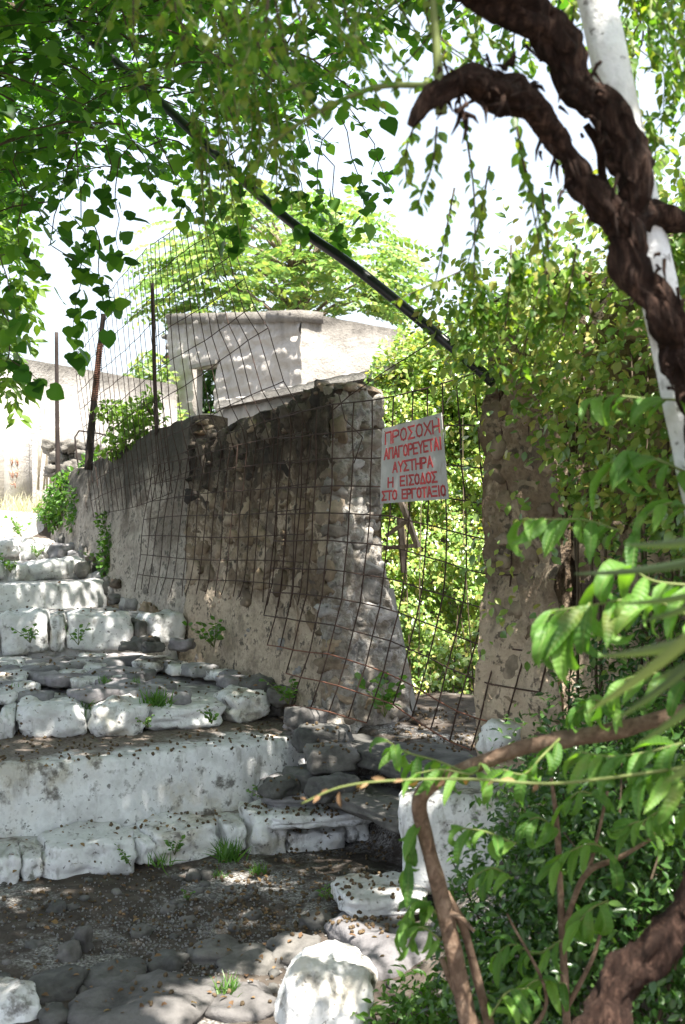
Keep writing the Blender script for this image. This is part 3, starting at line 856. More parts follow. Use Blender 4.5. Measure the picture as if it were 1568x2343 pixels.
wall_obj('front_wall', facade(BA, BD, BT, btop, 1.9, (.85, 1.51, 2.97, 3.63), .075, .03, 1), M['stucco'], rb)
wall_obj('side_wall', facade(BCn, BD2, 4.0, lambda t: 4.05 - .06 * t, 1.9, None, .035, .045, 4), M['stucco'], rb)
back = MB()
for t0, t1, z0, z1, d0, d1 in ((.0, .85, 1.9, 4.38, .04, .13), (1.51, BT - .04, 1.9, 4.02, .04, .13), (.85, 1.51, 3.63, 4.25, .04, .13), (.85, 1.51, 1.9, 2.97, .04, .13)):
    q = [BA + BD * t + (-BN) * d for t in (t0, t1) for d in (d0, d1)]
    back.add([(p.x, p.y, z) for p in q for z in (z0, z1)], [(0, 1, 3, 2), (4, 6, 7, 5), (0, 4, 5, 1), (2, 3, 7, 6), (0, 2, 6, 4), (1, 5, 7, 3)])
wall_obj('wall_core', (back.v, back.f, [1] * len(back.v), [1] * len(back.v)), M['stucco'], rb)
cp = MB(); cpn = [(0, 2.9, .0), (2.93, BT + .03, .01)]
for t0, t1, dz in cpn:
    q = [BA + BD * t + BN * d for t in (t0, t1) for d in (.03, -.3)]
    cp.add([(p.x, p.y, btop(min(tt, BT)) + z + dz) for p, tt in zip(q, (t0, t0, t1, t1)) for z in (-.13, .015)], [(0, 1, 3, 2), (4, 6, 7, 5), (0, 4, 5, 1), (2, 3, 7, 6), (0, 2, 6, 4), (1, 5, 7, 3)])
wall_obj('coping', (cp.v, cp.f, [1] * len(cp.v), [.05] * len(cp.v)), M['stucco'], rb)
ln = MB(); q0 = BA + BD * .8 + BN * .055; q1 = BA + BD * 1.58 + BN * .055
ln.add([(p.x, p.y, z) for p in (q0, q0 - BN * .3, q1, q1 - BN * .3) for z in (3.635, 3.69)], [(0, 1, 3, 2), (4, 6, 7, 5), (0, 4, 5, 1), (2, 3, 7, 6), (0, 2, 6, 4), (1, 5, 7, 3)])
ln.build('lintel', M['plank'], rb, False)
brk = MB(); brk.box((-.13, -.06, -.03), (.13, .06, .03)); bme = mesh('brick', brk.v, brk.f, M['brick'], False)
for k in range(26):                                        # toothed brick edge on the left
    p = BA + BD * (.0 if k % 2 else -.09) - BN * .12; zz = 2.35 + k * .078
    if zz > 4.35: break
    placed('brick', bme, rb, Matrix.Translation((p.x, p.y, zz)) @ Matrix.Rotation(math.atan2(BD.y, BD.x) + random.uniform(-.06, .06), 4, 'Z'))
for k in range(5):                                         # stubs of a torn out floor slab
    p = BA + BD * -.14 - BN * .1; 
    stone('slab_stub', (p.x, p.y, 4.22 - k * .36), (.13, .09, .035), random.uniform(-.3, .3), M['stucco'], rb, 4, 4, .12)

lw = thing('ledge_wall', 'low white wall with a coping in front of the roofless ruin', 'wall', (-1.3, 12.6, 1.6))
LA = Vector((-1.28, 12.8)); LB = Vector((.42, 9.55)); LDv = (LB - LA).normalized()
wall_obj('wall', wall_grid({'T': (LB - LA).length, 'f': lambda t: (LA + LDv * t, Vector((-LDv.y, LDv.x)))}, lambda t: 2.68, lambda t: 1.2, .3, .09, .015, 0, seed=41), M['white'], lw)
wall_obj('coping', wall_grid({'T': (LB - LA).length + .05, 'f': lambda t: (LA + LDv * (t - .02) - Vector((-LDv.y, LDv.x)) * .05, Vector((-LDv.y, LDv.x)))}, lambda t: 2.76, lambda t: 2.81, .38, .09, .008, 0, seed=43), M['white'], lw)

fw = thing('far_wall', 'sun bleached plaster wall far up the lane behind the fence posts', 'wall', (-3.34, 13.0, 1.5))
FA = Vector((-3.45, 12.9)); FB = Vector((-2.1, 15.4)); FDv = (FB - FA).normalized()
wall_obj('wall', facade(FA, FDv, (FB - FA).length, lambda t: 3.24 - .01 * t, 1.3, None, .02, .05, 7), M['white'], fw)
b = MB()
for t in (.0,):
    q = [FA + Vector((FDv.y, -FDv.x)) * -d + FDv * tt for tt in (0, (FB - FA).length) for d in (.03, .3)]
    b.add([(p.x, p.y, z) for p in q for z in (1.3, 3.2)], [(0, 1, 3, 2), (4, 6, 7, 5), (0, 4, 5, 1), (2, 3, 7, 6), (0, 2, 6, 4), (1, 5, 7, 3)])
wall_obj('wall_core', (b.v, b.f, [1] * 8, [1] * 8), M['white'], fw)
stm = MB()
for k in range(9):
    px = random.uniform(85, 150); x2 = px + random.uniform(-18, 18)
    stm.tube([P(px, 1120, 12.6), P((px + x2) / 2 + 3, 1010, 12.65), P(x2, random.uniform(870, 960), 12.7)], [.012, .009, .004], 5)
setp(stm.build('dry_creeper', M['deadwood'], None), 'leafless dry creeper stems standing against the sun bleached wall', 'creeper')

lh = thing('house_wall', 'white house corner with peeling paint and red scribbles at the left edge', 'wall', (-3.3, 11.8, 1.55))
hb = MB(); c0 = P(20, 1171, 12.75); c1 = P(74, 1171, 12.95)
def prism(mb, a, b_, dep, z0, z1):
    e = (b_ - a).normalized(); n_ = Vector((-e.y, e.x)); q = [a, a + n_ * dep, b_, b_ + n_ * dep]
    mb.add([(p.x, p.y, z) for p in q for z in (z0, z1)], [(0, 1, 3, 2), (4, 6, 7, 5), (0, 4, 5, 1), (2, 3, 7, 6), (0, 2, 6, 4), (1, 5, 7, 3)])
prism(hb, Vector((c0.x, c0.y)), Vector((c1.x, c1.y)), .5, 1.4, 3.05)
wall_obj('corner_pier', (hb.v, hb.f, [1] * 8, [1] * 8), M['white'], lh)
hb = MB(); c2 = P(-260, 1171, 12.4); c3 = P(16, 1171, 12.82); prism(hb, Vector((c2.x, c2.y)), Vector((c3.x, c3.y)), .4, 1.4, 2.75)
wall_obj('side_panel', (hb.v, hb.f, [1] * 8, [1] * 8), M['stucco'], lh)
gr = MB()
for (a, b_, c, d_) in [(24, 1048, 30, 1060), (30, 1046, 27, 1064), (36, 1050, 40, 1060), (40, 1048, 42, 1066), (23, 1078, 28, 1092), (30, 1076, 30, 1094), (35, 1080, 41, 1082), (41, 1076, 39, 1092), (24, 1106, 31, 1108), (33, 1102, 36, 1116)]:
    gr.tube([P(a, b_, 12.75 + (a - 20) * .0037 - .012), P((a + c) / 2 + 1, (b_ + d_) / 2, 12.75 + (a - 20) * .0037 - .012), P(c, d_, 12.75 + (c - 20) * .0037 - .012)], .006, 4)
gr.build('scribble', M['graffiti'], lh)
rbw = thing('rubble_heap', 'broken white rubble stones heaped behind the leftmost fence post', 'rubble', P(165, 1080, 11.9))
for k in range(40):
    px = random.uniform(112, 222); py = random.uniform(1005, 1090)
    if py < 1015 and px > 150: py += 20
    p = P(px, py, 12.1 + random.uniform(-.1, .2))
    stone('stone', p, (random.uniform(.05, .1), .08, random.uniform(.035, .06)), random.uniform(-.5, .5), M['white'], rbw, 7, 4.5, .2, tilt=(0, random.uniform(-.3, .3)))

# ------------------------------------------------------------------ wire mesh, posts
def on_plane(px, py, q=-.07):
    """point where a sight line meets the upright plane that runs q metres from the wall face (street side negative)"""
    r = (px - 784) / F; o = WC + WN * q
    d = (WN.x * o.x + WN.y * o.y) / (WN.x * r + WN.y)
    return P(px, py, d)

def wires(parent, polylines, rad=.0032, mat='wire'):
    for pl in polylines:
        if len(pl) < 2: continue
        b = MB(); b.tube(pl, rad, 5); b.build('wire', M[mat], parent)

def patch(L, Rr, Tn, q, lean=0):
    """L, Rr: left and right edge points top to bottom; Tn columns; straight horizontals between them"""
    rows = len(L)
    grid = [[None] * (Tn + 1) for _ in range(rows)]
    for i in range(rows):
        for c in range(Tn + 1):
            u = c / Tn
            w = (1.25 * u) / (.45 + .8 * u)                   # columns crowd together with distance
            px = L[i][0] + (Rr[i][0] - L[i][0]) * (u * .5 + .5 * u ** 1.25)
            py = L[i][1] + (Rr[i][1] - L[i][1]) * (u * .5 + .5 * u ** 1.25) + 3 * math.sin(u * 7 + i)
            grid[i][c] = on_plane(px + 1.5 * math.sin(i * 1.3 + c * 2.1), py, q + .012 * math.sin(c * 1.7 + i))
    return grid

fe = thing('wire_mesh_panel', 'upper rusty mesh panel standing between the left fence posts against the sky', 'wire mesh', (-2, 9.6, 2.0), 'rusty reinforcing mesh sheets')
Lf = [(165 + i * 5, 775 + i * 41) for i in range(11)]
Rf = [(337 + i * 5.8, 565 + i * 56.5) for i in range(11)]
g = patch(Lf, Rf, 17, -.05)
wires(fe, g, .0026); wires(fe, [[g[i][c] for i in range(11)] for c in range(18)], .0026)
me_ = thing('wire_mesh_panel', 'slanting mesh panel leaning above the wall in front of the roofless ruin', 'wire mesh', (-1.1, 8.3, 2.1), 'rusty reinforcing mesh sheets')
Le = [(345, 560), (347, 630), (350, 700), (352, 775), (354, 850), (356, 925), (360, 1008), (366, 1052), (372, 1098)]
Re = [(500, 450), (520, 510), (540, 575), (560, 640), (580, 704), (613, 752), (650, 871), (690, 935), (705, 990)]
g = patch(Le, Re, 13, -.04)
wires(me_, g, .003); wires(me_, [[g[i][c] for i in range(9)] for c in range(14)], .003)
mc = thing('wire_mesh_panel', 'mesh panel hanging flat on the wall face with its lower prongs free', 'wire mesh', (-.8, 7.6, 1.0), 'rusty reinforcing mesh sheets')
Lc = [(350, 1063), (343, 1105), (336, 1146), (330, 1188), (326, 1228), (322, 1271), (314, 1314)]
Rc = [(712, 985), (708, 1045), (703, 1105), (699, 1165), (696, 1225), (693, 1288), (690, 1342)]
g = patch(Lc, Rc, 19, -.075)
wires(mc, g, .003)
cols = []
for c in range(20):
    pl = [g[i][c] for i in range(7)]; e = pl[-1] - pl[-2]
    pl.append(pl[-1] + e * random.uniform(.7, .95) + Vector((random.uniform(-.02, .01), 0, 0))); cols.append(pl)
wires(mc, cols, .003)
md = thing('wire_mesh_panel', 'large mesh sheet bent across the gateway and carrying the warning sign', 'wire mesh', (.3, 5.8, .6), 'rusty reinforcing mesh sheets')
DX = [613, 640, 668, 700, 738, 783, 828, 874, 920, 965, 1015, 1065, 1115, 1170, 1232, 1290]
DY = [[(640, 955), (765, 925), (880, 912), (974, 889), (1105, 850), (1290, 800)],
      [(640, 1003), (762, 990), (875, 980), (1105, 972), (1290, 930)],
      [(640, 1060), (762, 1050), (900, 1046), (1105, 1072), (1290, 1040)],
      [(640, 1118), (762, 1110), (900, 1115), (1105, 1154), (1290, 1134)],
      [(640, 1178), (762, 1172), (900, 1180), (1105, 1233), (1290, 1227)],
      [(630, 1238), (762, 1235), (900, 1250), (1105, 1314), (1290, 1316)],
      [(620, 1300), (762, 1302), (900, 1325), (1105, 1391), (1290, 1403)],
      [(610, 1352), (762, 1365), (900, 1395), (1105, 1479), (1290, 1495)],
      [(590, 1405), (762, 1430), (900, 1468), (1105, 1561), (1290, 1592)],
      [(570, 1470), (762, 1498), (900, 1545), (1064, 1637), (1260, 1680)],
      [(560, 1520), (762, 1563), (900, 1612), (1040, 1705), (1180, 1740)],
      [(560, 1590), (762, 1630), (860, 1660), (1040, 1770), (1180, 1790)]]
SL = [(900, 26), (1050, 24), (1200, 16), (1365, 0), (1433, -17), (1516, -37), (1635, -78), (1800, -120)]
SR = [(850, -30), (1032, -18), (1150, -3), (1300, 2), (1390, -8), (1452, -22), (1650, -75), (1800, -120)]
grid = {}
for r_ in range(12):
    for c in range(16):
        u = sm(900, 1120, DX[c]); y = interp(DX[c], DY[r_])
        for _ in range(2):
            x = DX[c] + interp(y, SL) * (1 - u) + interp(y, SR) * u
            y = interp(x, DY[r_])
        low = sm(1400, 1750, y)
        grid[r_, c] = on_plane(x + random.uniform(-2, 2), y + random.uniform(-1.5, 1.5), -.085 - .13 * low * (1 - .3 * u))
def okc(r_, c):
    if r_ >= 10 and c < 3: return False
    if r_ == 9 and c < 1: return False
    if r_ == 11 and (c < 4 or c > 8): return False
    if r_ == 10 and c > 13: return False
    if r_ == 9 and c > 14: return False
    return True
wires(md, [[grid[r_, c] for c in range(16) if okc(r_, c)] for r_ in range(9)], .0036)
wires(md, [[grid[r_, c] for c in range(16) if okc(r_, c)] for r_ in range(9, 12)], .0038, 'wirer')
wires(md, [[grid[r_, c] for r_ in range(12) if okc(r_, c)] for c in range(16)], .0036)
lo = MB(); lo.tube([P(760, 940, 6.3), P(800, 905, 6.3), P(880, 850, 6.2), P(960, 800, 6.0), P(1040, 750, 5.7), P(1120, 720, 5.4)], .003, 5)
lo.tube([P(775, 900, 6.4), P(790, 960, 6.35), P(830, 1000, 6.3), P(810, 1060, 6.3)], .003, 5)
lo.build('wire', M['wire'], md)

def post(name, ctrl, label, n=8, rr=.05):
    pts, rad = pix_curve(ctrl, 6)
    t = thing(name, label, 'fence post', pts[-1], 'fence posts on the rendered wall')
    b = MB(); b.tube(pts, rad, n, rr); b.build('shaft', M['post'], t)
    return t, pts
post('fence_post', [(130, 760, 10.75, .017), (131, 900, 10.75, .018), (132, 1000, 10.75, .02), (134, 1110, 10.75, .024)], 'leftmost thin rusty fence post by the dry creeper')
tp, pp = post('fence_post', [(238, 718, 9.55, .019), (228, 800, 9.55, .021), (218, 900, 9.55, .025), (208, 1000, 9.55, .031), (203, 1075, 9.55, .034)], 'leaning fence post wound with wire in the middle of the three')
b = MB(); q = pp[5:14]
hel = []
for i in range(160):
    s = i / 160 * (len(q) - 1.01); k = int(s); p = q[k].lerp(q[k + 1], s - k); a = i * 1.26
    hel.append(p + Vector((math.cos(a) * .027, math.sin(a) * .027, 0)))
b.tube(hel, .004, 4); b.build('winding', M['wirer'], tp)
post('fence_post', [(349, 648, 8.55, .014), (352, 760, 8.55, .015), (355, 880, 8.55, .015), (360, 1000, 8.55, .016)], 'straight dark fence post nearest the window of the ruin', 6, .04)
b = MB(); b.tube([P(186, 1100, 10.9), P(176, 1040, 10.9), P(172, 1000, 10.9), P(182, 985, 10.9), P(230, 992, 10.8), P(268, 1003, 10.6)], .008, 6)
setp(b.build('bent_rod', M['post'], None), 'bent rusty iron rod arching over the rubble behind the first post', 'rod')

# ------------------------------------------------------------------ warning sign
sg = thing('warning_sign', 'white metal warning sign with five lines of red Greek capitals hung on the mesh', 'sign', on_plane(950, 1150, -.1))
cr = [on_plane(876, 981, -.105), on_plane(1011, 944, -.105), on_plane(1028, 1141, -.115), on_plane(871, 1152, -.115)]   # TL TR BR BL
nS = (cr[1] - cr[0]).cross(cr[3] - cr[0]).normalized()
if nS.y > 0: nS = -nS
def sp(u, v, h=0): return (cr[0].lerp(cr[1], u)).lerp(cr[3].lerp(cr[2], u), v) + nS * h
b = MB(); b.add([sp(u, v, h) for h in (0, .003) for u, v in ((0, 0), (1, 0), (1, 1), (0, 1))], [(0, 1, 2, 3), (7, 6, 5, 4), (0, 4, 5, 1), (1, 5, 6, 2), (2, 6, 7, 3), (3, 7, 4, 0)])
board = b.build('board', M['sign'], sg, False)
for u, v in ((.06, .05), (.93, .05), (.05, .95), (.95, .95)):
    b = MB(); c_ = sp(u, v, .004); b.tube([sp(u - .012, v, -.03), sp(u - .012, v - .01, .006), sp(u + .012, v + .01, .006), sp(u + .012, v, -.03)], .0018, 5); b.build('wire_tie', M['wirer'], sg)
GL = {'Π': [[(0, 0), (0, 1), (1, 1), (1, 0)]], 'Ρ': [[(0, 0), (0, 1), (.6, 1), (.95, .9), (1, .74), (.95, .57), (.6, .48), (0, .48)]],
      'Ο': [[(.5, 1), (.85, .9), (1, .5), (.85, .1), (.5, 0), (.15, .1), (0, .5), (.15, .9), (.5, 1)]],
      'Σ': [[(1, 1), (0, 1), (.55, .5), (0, 0), (1, 0)]], 'Χ': [[(0, 0), (1, 1)], [(0, 1), (1, 0)]], 'Η': [[(0, 0), (0, 1)], [(1, 0), (1, 1)], [(0, .5), (1, .5)]],
      'Α': [[(0, 0), (.5, 1), (1, 0)], [(.2, .33), (.8, .33)]], 'Γ': [[(0, 0), (0, 1), (.95, 1)]], 'Ε': [[(1, 1), (0, 1), (0, 0), (1, 0)], [(0, .5), (.85, .5)]],
      'Υ': [[(0, 1), (.5, .48), (1, 1)], [(.5, .48), (.5, 0)]], 'Τ': [[(0, 1), (1, 1)], [(.5, 1), (.5, 0)]], 'Ι': [[(.5, 0), (.5, 1)]],
      'Δ': [[(0, 0), (.5, 1), (1, 0), (0, 0)]], 'Ξ': [[(0, 1), (1, 1)], [(.12, .5), (.88, .5)], [(0, 0), (1, 0)]]}
def strokes(mb, text, u0, u1, v0, v1, shear=0, th=.0195):
    wd = [.45 if c == 'Ι' else (.8 if c == ' ' else 1.) for c in text]; gap = .34
    tot = sum(wd) + gap * (len(text) - 1); x = 0
    for c, w in zip(text, wd):
        for st in GL.get(c, []):
            for (a, b_), (c_, d_) in zip(st[:-1], st[1:]):
                def mp(p, q):
                    u = u0 + (u1 - u0) * (x + (p if c != 'Ι' else p * w) * (w if c != 'Ι' else 1)) / tot
                    return np.array([u, v1 + (v0 - v1) * q + shear * (u - .5)])
                p0, p1 = mp(a, b_), mp(c_, d_); dv = (p1 - p0) * np.array([.52, .38]); L = np.linalg.norm(dv); dv = dv / L
                nn = np.array([-dv[1], dv[0]]) * th / 2 / 2; ex = dv * th / 4
                q0 = [p0 + (s * nn - ex) / np.array([.52, .38]) for s in (1, -1)]; q1 = [p1 + (s * nn + ex) / np.array([.52, .38]) for s in (-1, 1)]
                pts = q0 + q1
                mb.add([sp(p[0], p[1], h) for h in (.0035, .0045) for p in pts], [(0, 1, 2, 3), (7, 6, 5, 4), (0, 4, 5, 1), (1, 5, 6, 2), (2, 6, 7, 3), (3, 7, 4, 0)])
        x += w + gap
for tx, u0, u1, v0, v1 in (('ΠΡΟΣΟΧΗ', .065, .95, .07, .215), ('ΑΠΑΓΟΡΕΥΕΤΑΙ', .055, .965, .285, .415), ('ΑΥΣΤΗΡΑ', .2, .81, .485, .605), ('Η', .125, .2, .675, .79), ('ΕΙΣΟΔΟΣ', .32, .86, .675, .79), ('ΣΤΟ', .035, .26, .845, .955), ('ΕΡΓΟΤΑΞΙΟ', .345, .965, .845, .955)):
    b = MB(); strokes(b, tx, u0, u1, v0, v1, 0); b.build('lettering', M['red'], board, False)

# ------------------------------------------------------------------ poles
pts, rad = pix_curve([(120, 20, 6.3, .022), (310, 180, 6.0, .022), (620, 470, 5.4, .022), (820, 618, 5.1, .022), (1000, 765, 4.95, .022), (1130, 875, 4.85, .022)], 6)
b = MB(); b.tube(pts, rad, 12); setp(b.build('black_pole', M['blackpipe'], None), 'long black pipe slanting down from the leaf canopy to the gate pillar', 'pole')
pts, rad = pix_curve([(1331, -160, 2.35, .0362), (1378, 60, 2.35, .0365), (1472, 500, 2.35, .037), (1557, 900, 2.35, .038), (1643, 1300, 2.35, .039), (1862, 2330, 2.35, .041)], 14)
b = MB(); b.tube(pts, rad, 20, .05); setp(b.build('white_pole', M['wash'], None), 'leaning white painted pole entwined by a shaggy dark trunk', 'pole')

# ------------------------------------------------------------------ shaggy climbing trunk with small leaved twigs
vt = thing('climbing_rose', 'old shaggy barked climber with hanging small leaved twigs over the path', 'climber', P(1350, 2400, 2.2))
def gnarl(ctrl, name, parent, n=30, rough=.5, sub=26, mat='vinebark'):
    pts, rad = pix_curve(ctrl, sub)
    pts = [p + Vector((fbm(p.x * 9, p.z * 9, 1, 2), fbm(p.x * 9, p.z * 9, 4, 2), fbm(p.x * 9, p.z * 9, 8, 2))) * .02 for p in pts]
    rad = [r * .84 * (1 + .22 * fbm(p.x * 14, p.y * 14, p.z * 14, 3)) for r, p in zip(rad, pts)]
    b = MB(); b.tube(pts, rad, n, rough, random.random() * 9, True, 1.7); return b.build(name, M[mat], parent)
gnarl([(1330, 2420, 2.1, .044), (1415, 2290, 2.12, .041), (1510, 2140, 2.15, .04), (1610, 1980, 2.18, .04), (1690, 1600, 2.2, .042), (1660, 1150, 2.2, .04), (1600, 930, 2.24, .036), (1558, 800, 2.22, .035), (1528, 740, 2.2, .035), (1488, 680, 2.2, .037), (1445, 615, 2.2, .04), (1415, 530, 2.22, .04)], 'trunk', vt)
gnarl([(1415, 530, 2.22, .04), (1370, 470, 2.2, .031), (1320, 390, 2.2, .026), (1262, 310, 2.18, .025), (1215, 240, 2.15, .029), (1150, 195, 2.12, .034), (1075, 185, 2.1, .032), (1020, 205, 2.1, .025), (975, 245, 2.1, .018), (940, 285, 2.1, .006)], 'branch', vt)
gnarl([(1420, 530, 2.24, .03), (1445, 430, 2.22, .034), (1420, 330, 2.22, .037), (1365, 235, 2.22, .037), (1300, 150, 2.22, .04), (1235, 70, 2.2, .04), (1150, 10, 2.15, .036), (1040, -40, 2.1, .034)], 'branch', vt)
gnarl([(1455, 430, 2.28, .012), (1400, 480, 2.3, .013), (1370, 350, 2.27, .012), (1345, 300, 2.25, .01)], 'branch', vt, 8, .3)
gnarl([(1440, 500, 2.26, .03), (1500, 480, 2.3, .03), (1580, 500, 2.35, .026), (1650, 480, 2.4, .02)], 'branch', vt, 10)
b = MB()
for k in range(170):                                       # loose bark strips
    a = random.choice([(1480, 620), (1520, 700), (1545, 760), (1555, 820), (1440, 520), (1420, 340), (1350, 220), (1280, 330), (1100, 180), (1200, 215), (1330, 420), (1230, 70), (1540, 850), (1290, 360), (1250, 290), (1180, 200), (1040, 190), (1390, 480), (1430, 400), (1390, 280), (1330, 190), (1565, 880)])
    p = P(a[0] + random.uniform(-45, 45), a[1] + random.uniform(-50, 50), 2.18 + random.uniform(-.02, .03))
    d_ = Vector((random.uniform(-.018, .02), random.uniform(-.02, .0), random.uniform(-.045, .02)))
    b.tube([p, p + d_ * .6, p + d_ + Vector((.004, 0, -.006))], [.004, .003, .001], 4)
for k in range(46):                                        # shaggy dead stipules and bark tufts round the hooked limb
    p = P(random.uniform(1000, 1220), random.uniform(150, 270), 2.1 + random.uniform(-.04, .02)); d_ = Vector((random.uniform(-.03, .03), -.01, random.uniform(-.05, .03)))
    b.tube([p, p + d_ * .5 + Vector((.004, 0, .003)), p + d_], [.005, .004, .001], 4)
o = b.build('loose_bark', M['vinebark'], vt); o['kind'] = 'stuff'
L = Leaves(); tw = MB(); twg = MB()
def twig(ctrl, rad, nl, size, green=False, sub=6, spread=.9, droop=.5, own=False):
    pts = [Vector(p) for p in curve_pts([tuple(P(*c)) for c in ctrl], sub)]
    rr_ = [rad * (1 - .6 * i / len(pts)) for i in range(len(pts))]
    if own:
        b = MB(); b.tube(pts, rr_, 6); b.build('twig', M['greentwig' if green else 'twig'], vt)
    else: (twg if green else tw).tube(pts, rr_, 5)
    L.add(*shoot_leaves(pts, nl, size, spread, droop))
    return pts
# long green shoots and hanging strings of leaves seen against the sky
twig([(1010, 260, 2.1), (1000, 120, 2.1), (985, -60, 2.1)], .012, 6, .03, True, own=True)
twig([(980, 195, 2.1), (860, 200, 2.12), (740, 250, 2.15), (640, 315, 2.2), (590, 370, 2.2)], .006, 34, .028, True, own=True)
for x0, y0, x1, y1, dd in [(1175, 250, 1235, 560, 2.3), (1185, 330, 1250, 640, 2.35), (1060, 260, 1085, 640, 2.5), (1000, 290, 955, 470, 2.3), (1120, 380, 1060, 640, 2.6), (1240, 430, 1255, 700, 2.5), (960, 260, 930, 420, 2.4), (1040, 430, 985, 700, 2.9),
                           (1170, 560, 1150, 800, 2.9), (1255, 600, 1190, 860, 2.9), (1100, 600, 900, 690, 2.8), (1320, 560, 1280, 780, 2.7)]:
    twig([(x0, y0, dd), ((x0 + x1) / 2 + random.uniform(-15, 15), (y0 + y1) / 2, dd), (x1, y1, dd + .05)], .0028, 26, .03, False, 5, .8, .5, True)
for k in range(112):                                       # blurred mass along the top of the picture
    x = random.uniform(250, 1650); top = random.uniform(-260, 60)
    lim = np.interp(x, [250, 500, 800, 1000, 1300, 1600], [150, 420, 200, 200, 200, 330])
    y1 = top + random.uniform(120, 300)
    if y1 > lim: y1 = lim * random.uniform(.7, 1)
    dd = random.uniform(2.0, 3.2)
    if 900 < x < 1450 and dd < 2.35: dd += .4
    twig([(x, top, dd), (x + random.uniform(-60, 60), (top + y1) / 2, dd), (x + random.uniform(-130, 130), y1, dd)], .003, 26, .027, random.random() < .5, 4, .9, .35)
for k in range(15):                                        # curtain hanging round the black pole
    x = random.uniform(430, 640); y0 = random.uniform(150, 300)
    twig([(x, y0, 2.9), (x + 20, y0 + 120, 2.9), (x + random.uniform(0, 60), y0 + random.uniform(180, 330), 2.95)], .003, 30, .027, True, 4, .9, .5)
for k in range(24):                                        # pale sprays hanging in front of the ivied wall
    x = random.uniform(1060, 1330); y0 = random.uniform(540, 700)
    twig([(x, y0, 3.0), (x + random.uniform(-20, 40), y0 + 60, 3.0), (x + random.uniform(-60, 60), y0 + random.uniform(90, 180), 3.0)], .0025, 22, .029, True, 4, .9, .4)
for k in range(60):                                        # right of the pole
    x = random.uniform(1400, 1650); y0 = random.uniform(-150, 700)
    twig([(x, y0, 2.7), (x + 20, y0 + 60, 2.7), (x + random.uniform(-60, 60), y0 + random.uniform(80, 170), 2.75)], .0025, 18, .028, True, 4)
L.build('foliage', tpl_ovate(.3), M['rose'], vt)
tw.build('fine_twigs', M['twig'], vt)['kind'] = 'stuff'; twg.build('fine_green_twigs', M['greentwig'], vt)['kind'] = 'stuff'

# ------------------------------------------------------------------ mulberry canopy
mt = thing('mulberry_tree', 'broad mulberry whose dark heart leaved crown roofs the steps', 'tree', (-3.0, 4.6, 0))
b = MB()
def wcurve(c, n=6):
    q = curve_pts(c, n); return [Vector(p[:3]) for p in q], [float(p[3]) for p in q]
p_, r_ = wcurve([(-3.0, 4.6, -.1, .2), (-2.95, 4.65, 1.2, .16), (-2.85, 4.7, 2.4, .15), (-2.7, 4.8, 3.4, .13)]); b.tube(p_, r_, 12, .25); b.build('trunk', M['wood'], mt)
for c in ([(-2.7, 4.8, 3.4, .1), (-1.6, 5.2, 4.3, .07), (-.3, 5.4, 4.9, .05), (1.2, 5.2, 5.0, .03)], [(-2.7, 4.8, 3.4, .09), (-2.3, 6.2, 4.2, .06), (-1.7, 7.6, 4.7, .03)],
          [(-2.7, 4.8, 3.4, .09), (-1.8, 3.6, 4.4, .06), (-.4, 2.9, 4.8, .04), (1.4, 2.8, 4.9, .02)], [(-.3, 5.4, 4.9, .04), (.3, 4.2, 5.0, .03), (1.2, 3.8, 5.0, .02)]):
    b = MB(); p_, r_ = wcurve(c); b.tube(p_, r_, 8, .2); b.build('branch', M['twig'], mt)
BND = [(-500, 700), (-60, 690), (60, 600), (110, 480), (200, 450), (300, 400), (400, 420), (500, 400), (620, 400), (720, 400), (800, 360), (880, 250), (950, 160), (1050, 110), (1300, 90), (1700, 120)]
L = Leaves(); sh = MB(); n_sh = 0
def in_gap(p):
    """clearing in the crown through which the sun reaches the pale boulder and the garden beyond the gate"""
    for c, r in ((Vector((-.1, 3.8, .2)), .34), (Vector((-.03, 4.3, .1)), .25)):
        w = p - c; t = w.dot(SUN)
        if (w - SUN * t).length < r: return True
    return False
tries = 0
L2 = Leaves()
while n_sh < 3500 and tries < 120000:
    tries += 1
    y = random.uniform(1.0, 8.8); x = random.uniform(-4.2, 2.8); z = random.uniform(2.9, 5.6)
    if x > .55 and y > 6.2: continue
    if x > -.3 and y > 7.2: continue
    if y < 3.4 and z < 3.3: continue
    ln_ = random.uniform(.3, .75)
    a = random.uniform(0, 6.28)
    e = Vector((x + math.cos(a) * ln_ * .9, y + math.sin(a) * ln_ * .9, z - ln_ * random.uniform(.0, .5)))
    s0 = Vector((x, y, z)); bad = False; hidden = 0
    for p in (s0, s0.lerp(e, .5), e):
        px = 784 + p.x / p.y * F; py = 1171 - (p.z - EYE) / p.y * F
        lim = interp(px, BND) + 25 * math.sin(px * .045) + 18 * math.sin(px * .017 + 1)
        if py > lim: bad = True
        if p.z < 4.2 and p.x > .2 and p.y > 3.6 and py > lim * .5 and random.random() < .3: bad = True
        if in_gap(p): bad = True
        if p.z > EYE + .43 * p.y + .2 and p.y > 1: hidden += 1
    if bad: continue
    if hidden < 3 and random.random() < .3: continue
    if x > .9 and (3.1 if x < 1.7 else 2.3) < y < 4.75 and random.random() < .93: continue
    if x > .7 and y < 2.4 and random.random() < .6: continue
    mid = s0.lerp(e, .5) + Vector((0, 0, .06))
    pts = [s0, s0.lerp(mid, .6) + Vector((0, 0, .02)), mid, mid.lerp(e, .6), e]
    sh.tube(pts, [.004, .0035, .003, .002, .0015], 4)
    if hidden == 3: L2.add(*shoot_leaves(pts, random.randint(14, 20), .1, .8, .4))
    else: L.add(*shoot_leaves(pts, random.randint(18, 26), .06, 1.3, .55, .9))
    n_sh += 1
print('shoots', n_sh, tries)
L.build('foliage', tpl_heart(), M['mulberry'], mt); L2.build('foliage', tpl_ovate(.42, .05), M['mulberry'], mt)
print('leaves', sum(map(len, L.a[0])), sum(map(len, L2.a[0])))
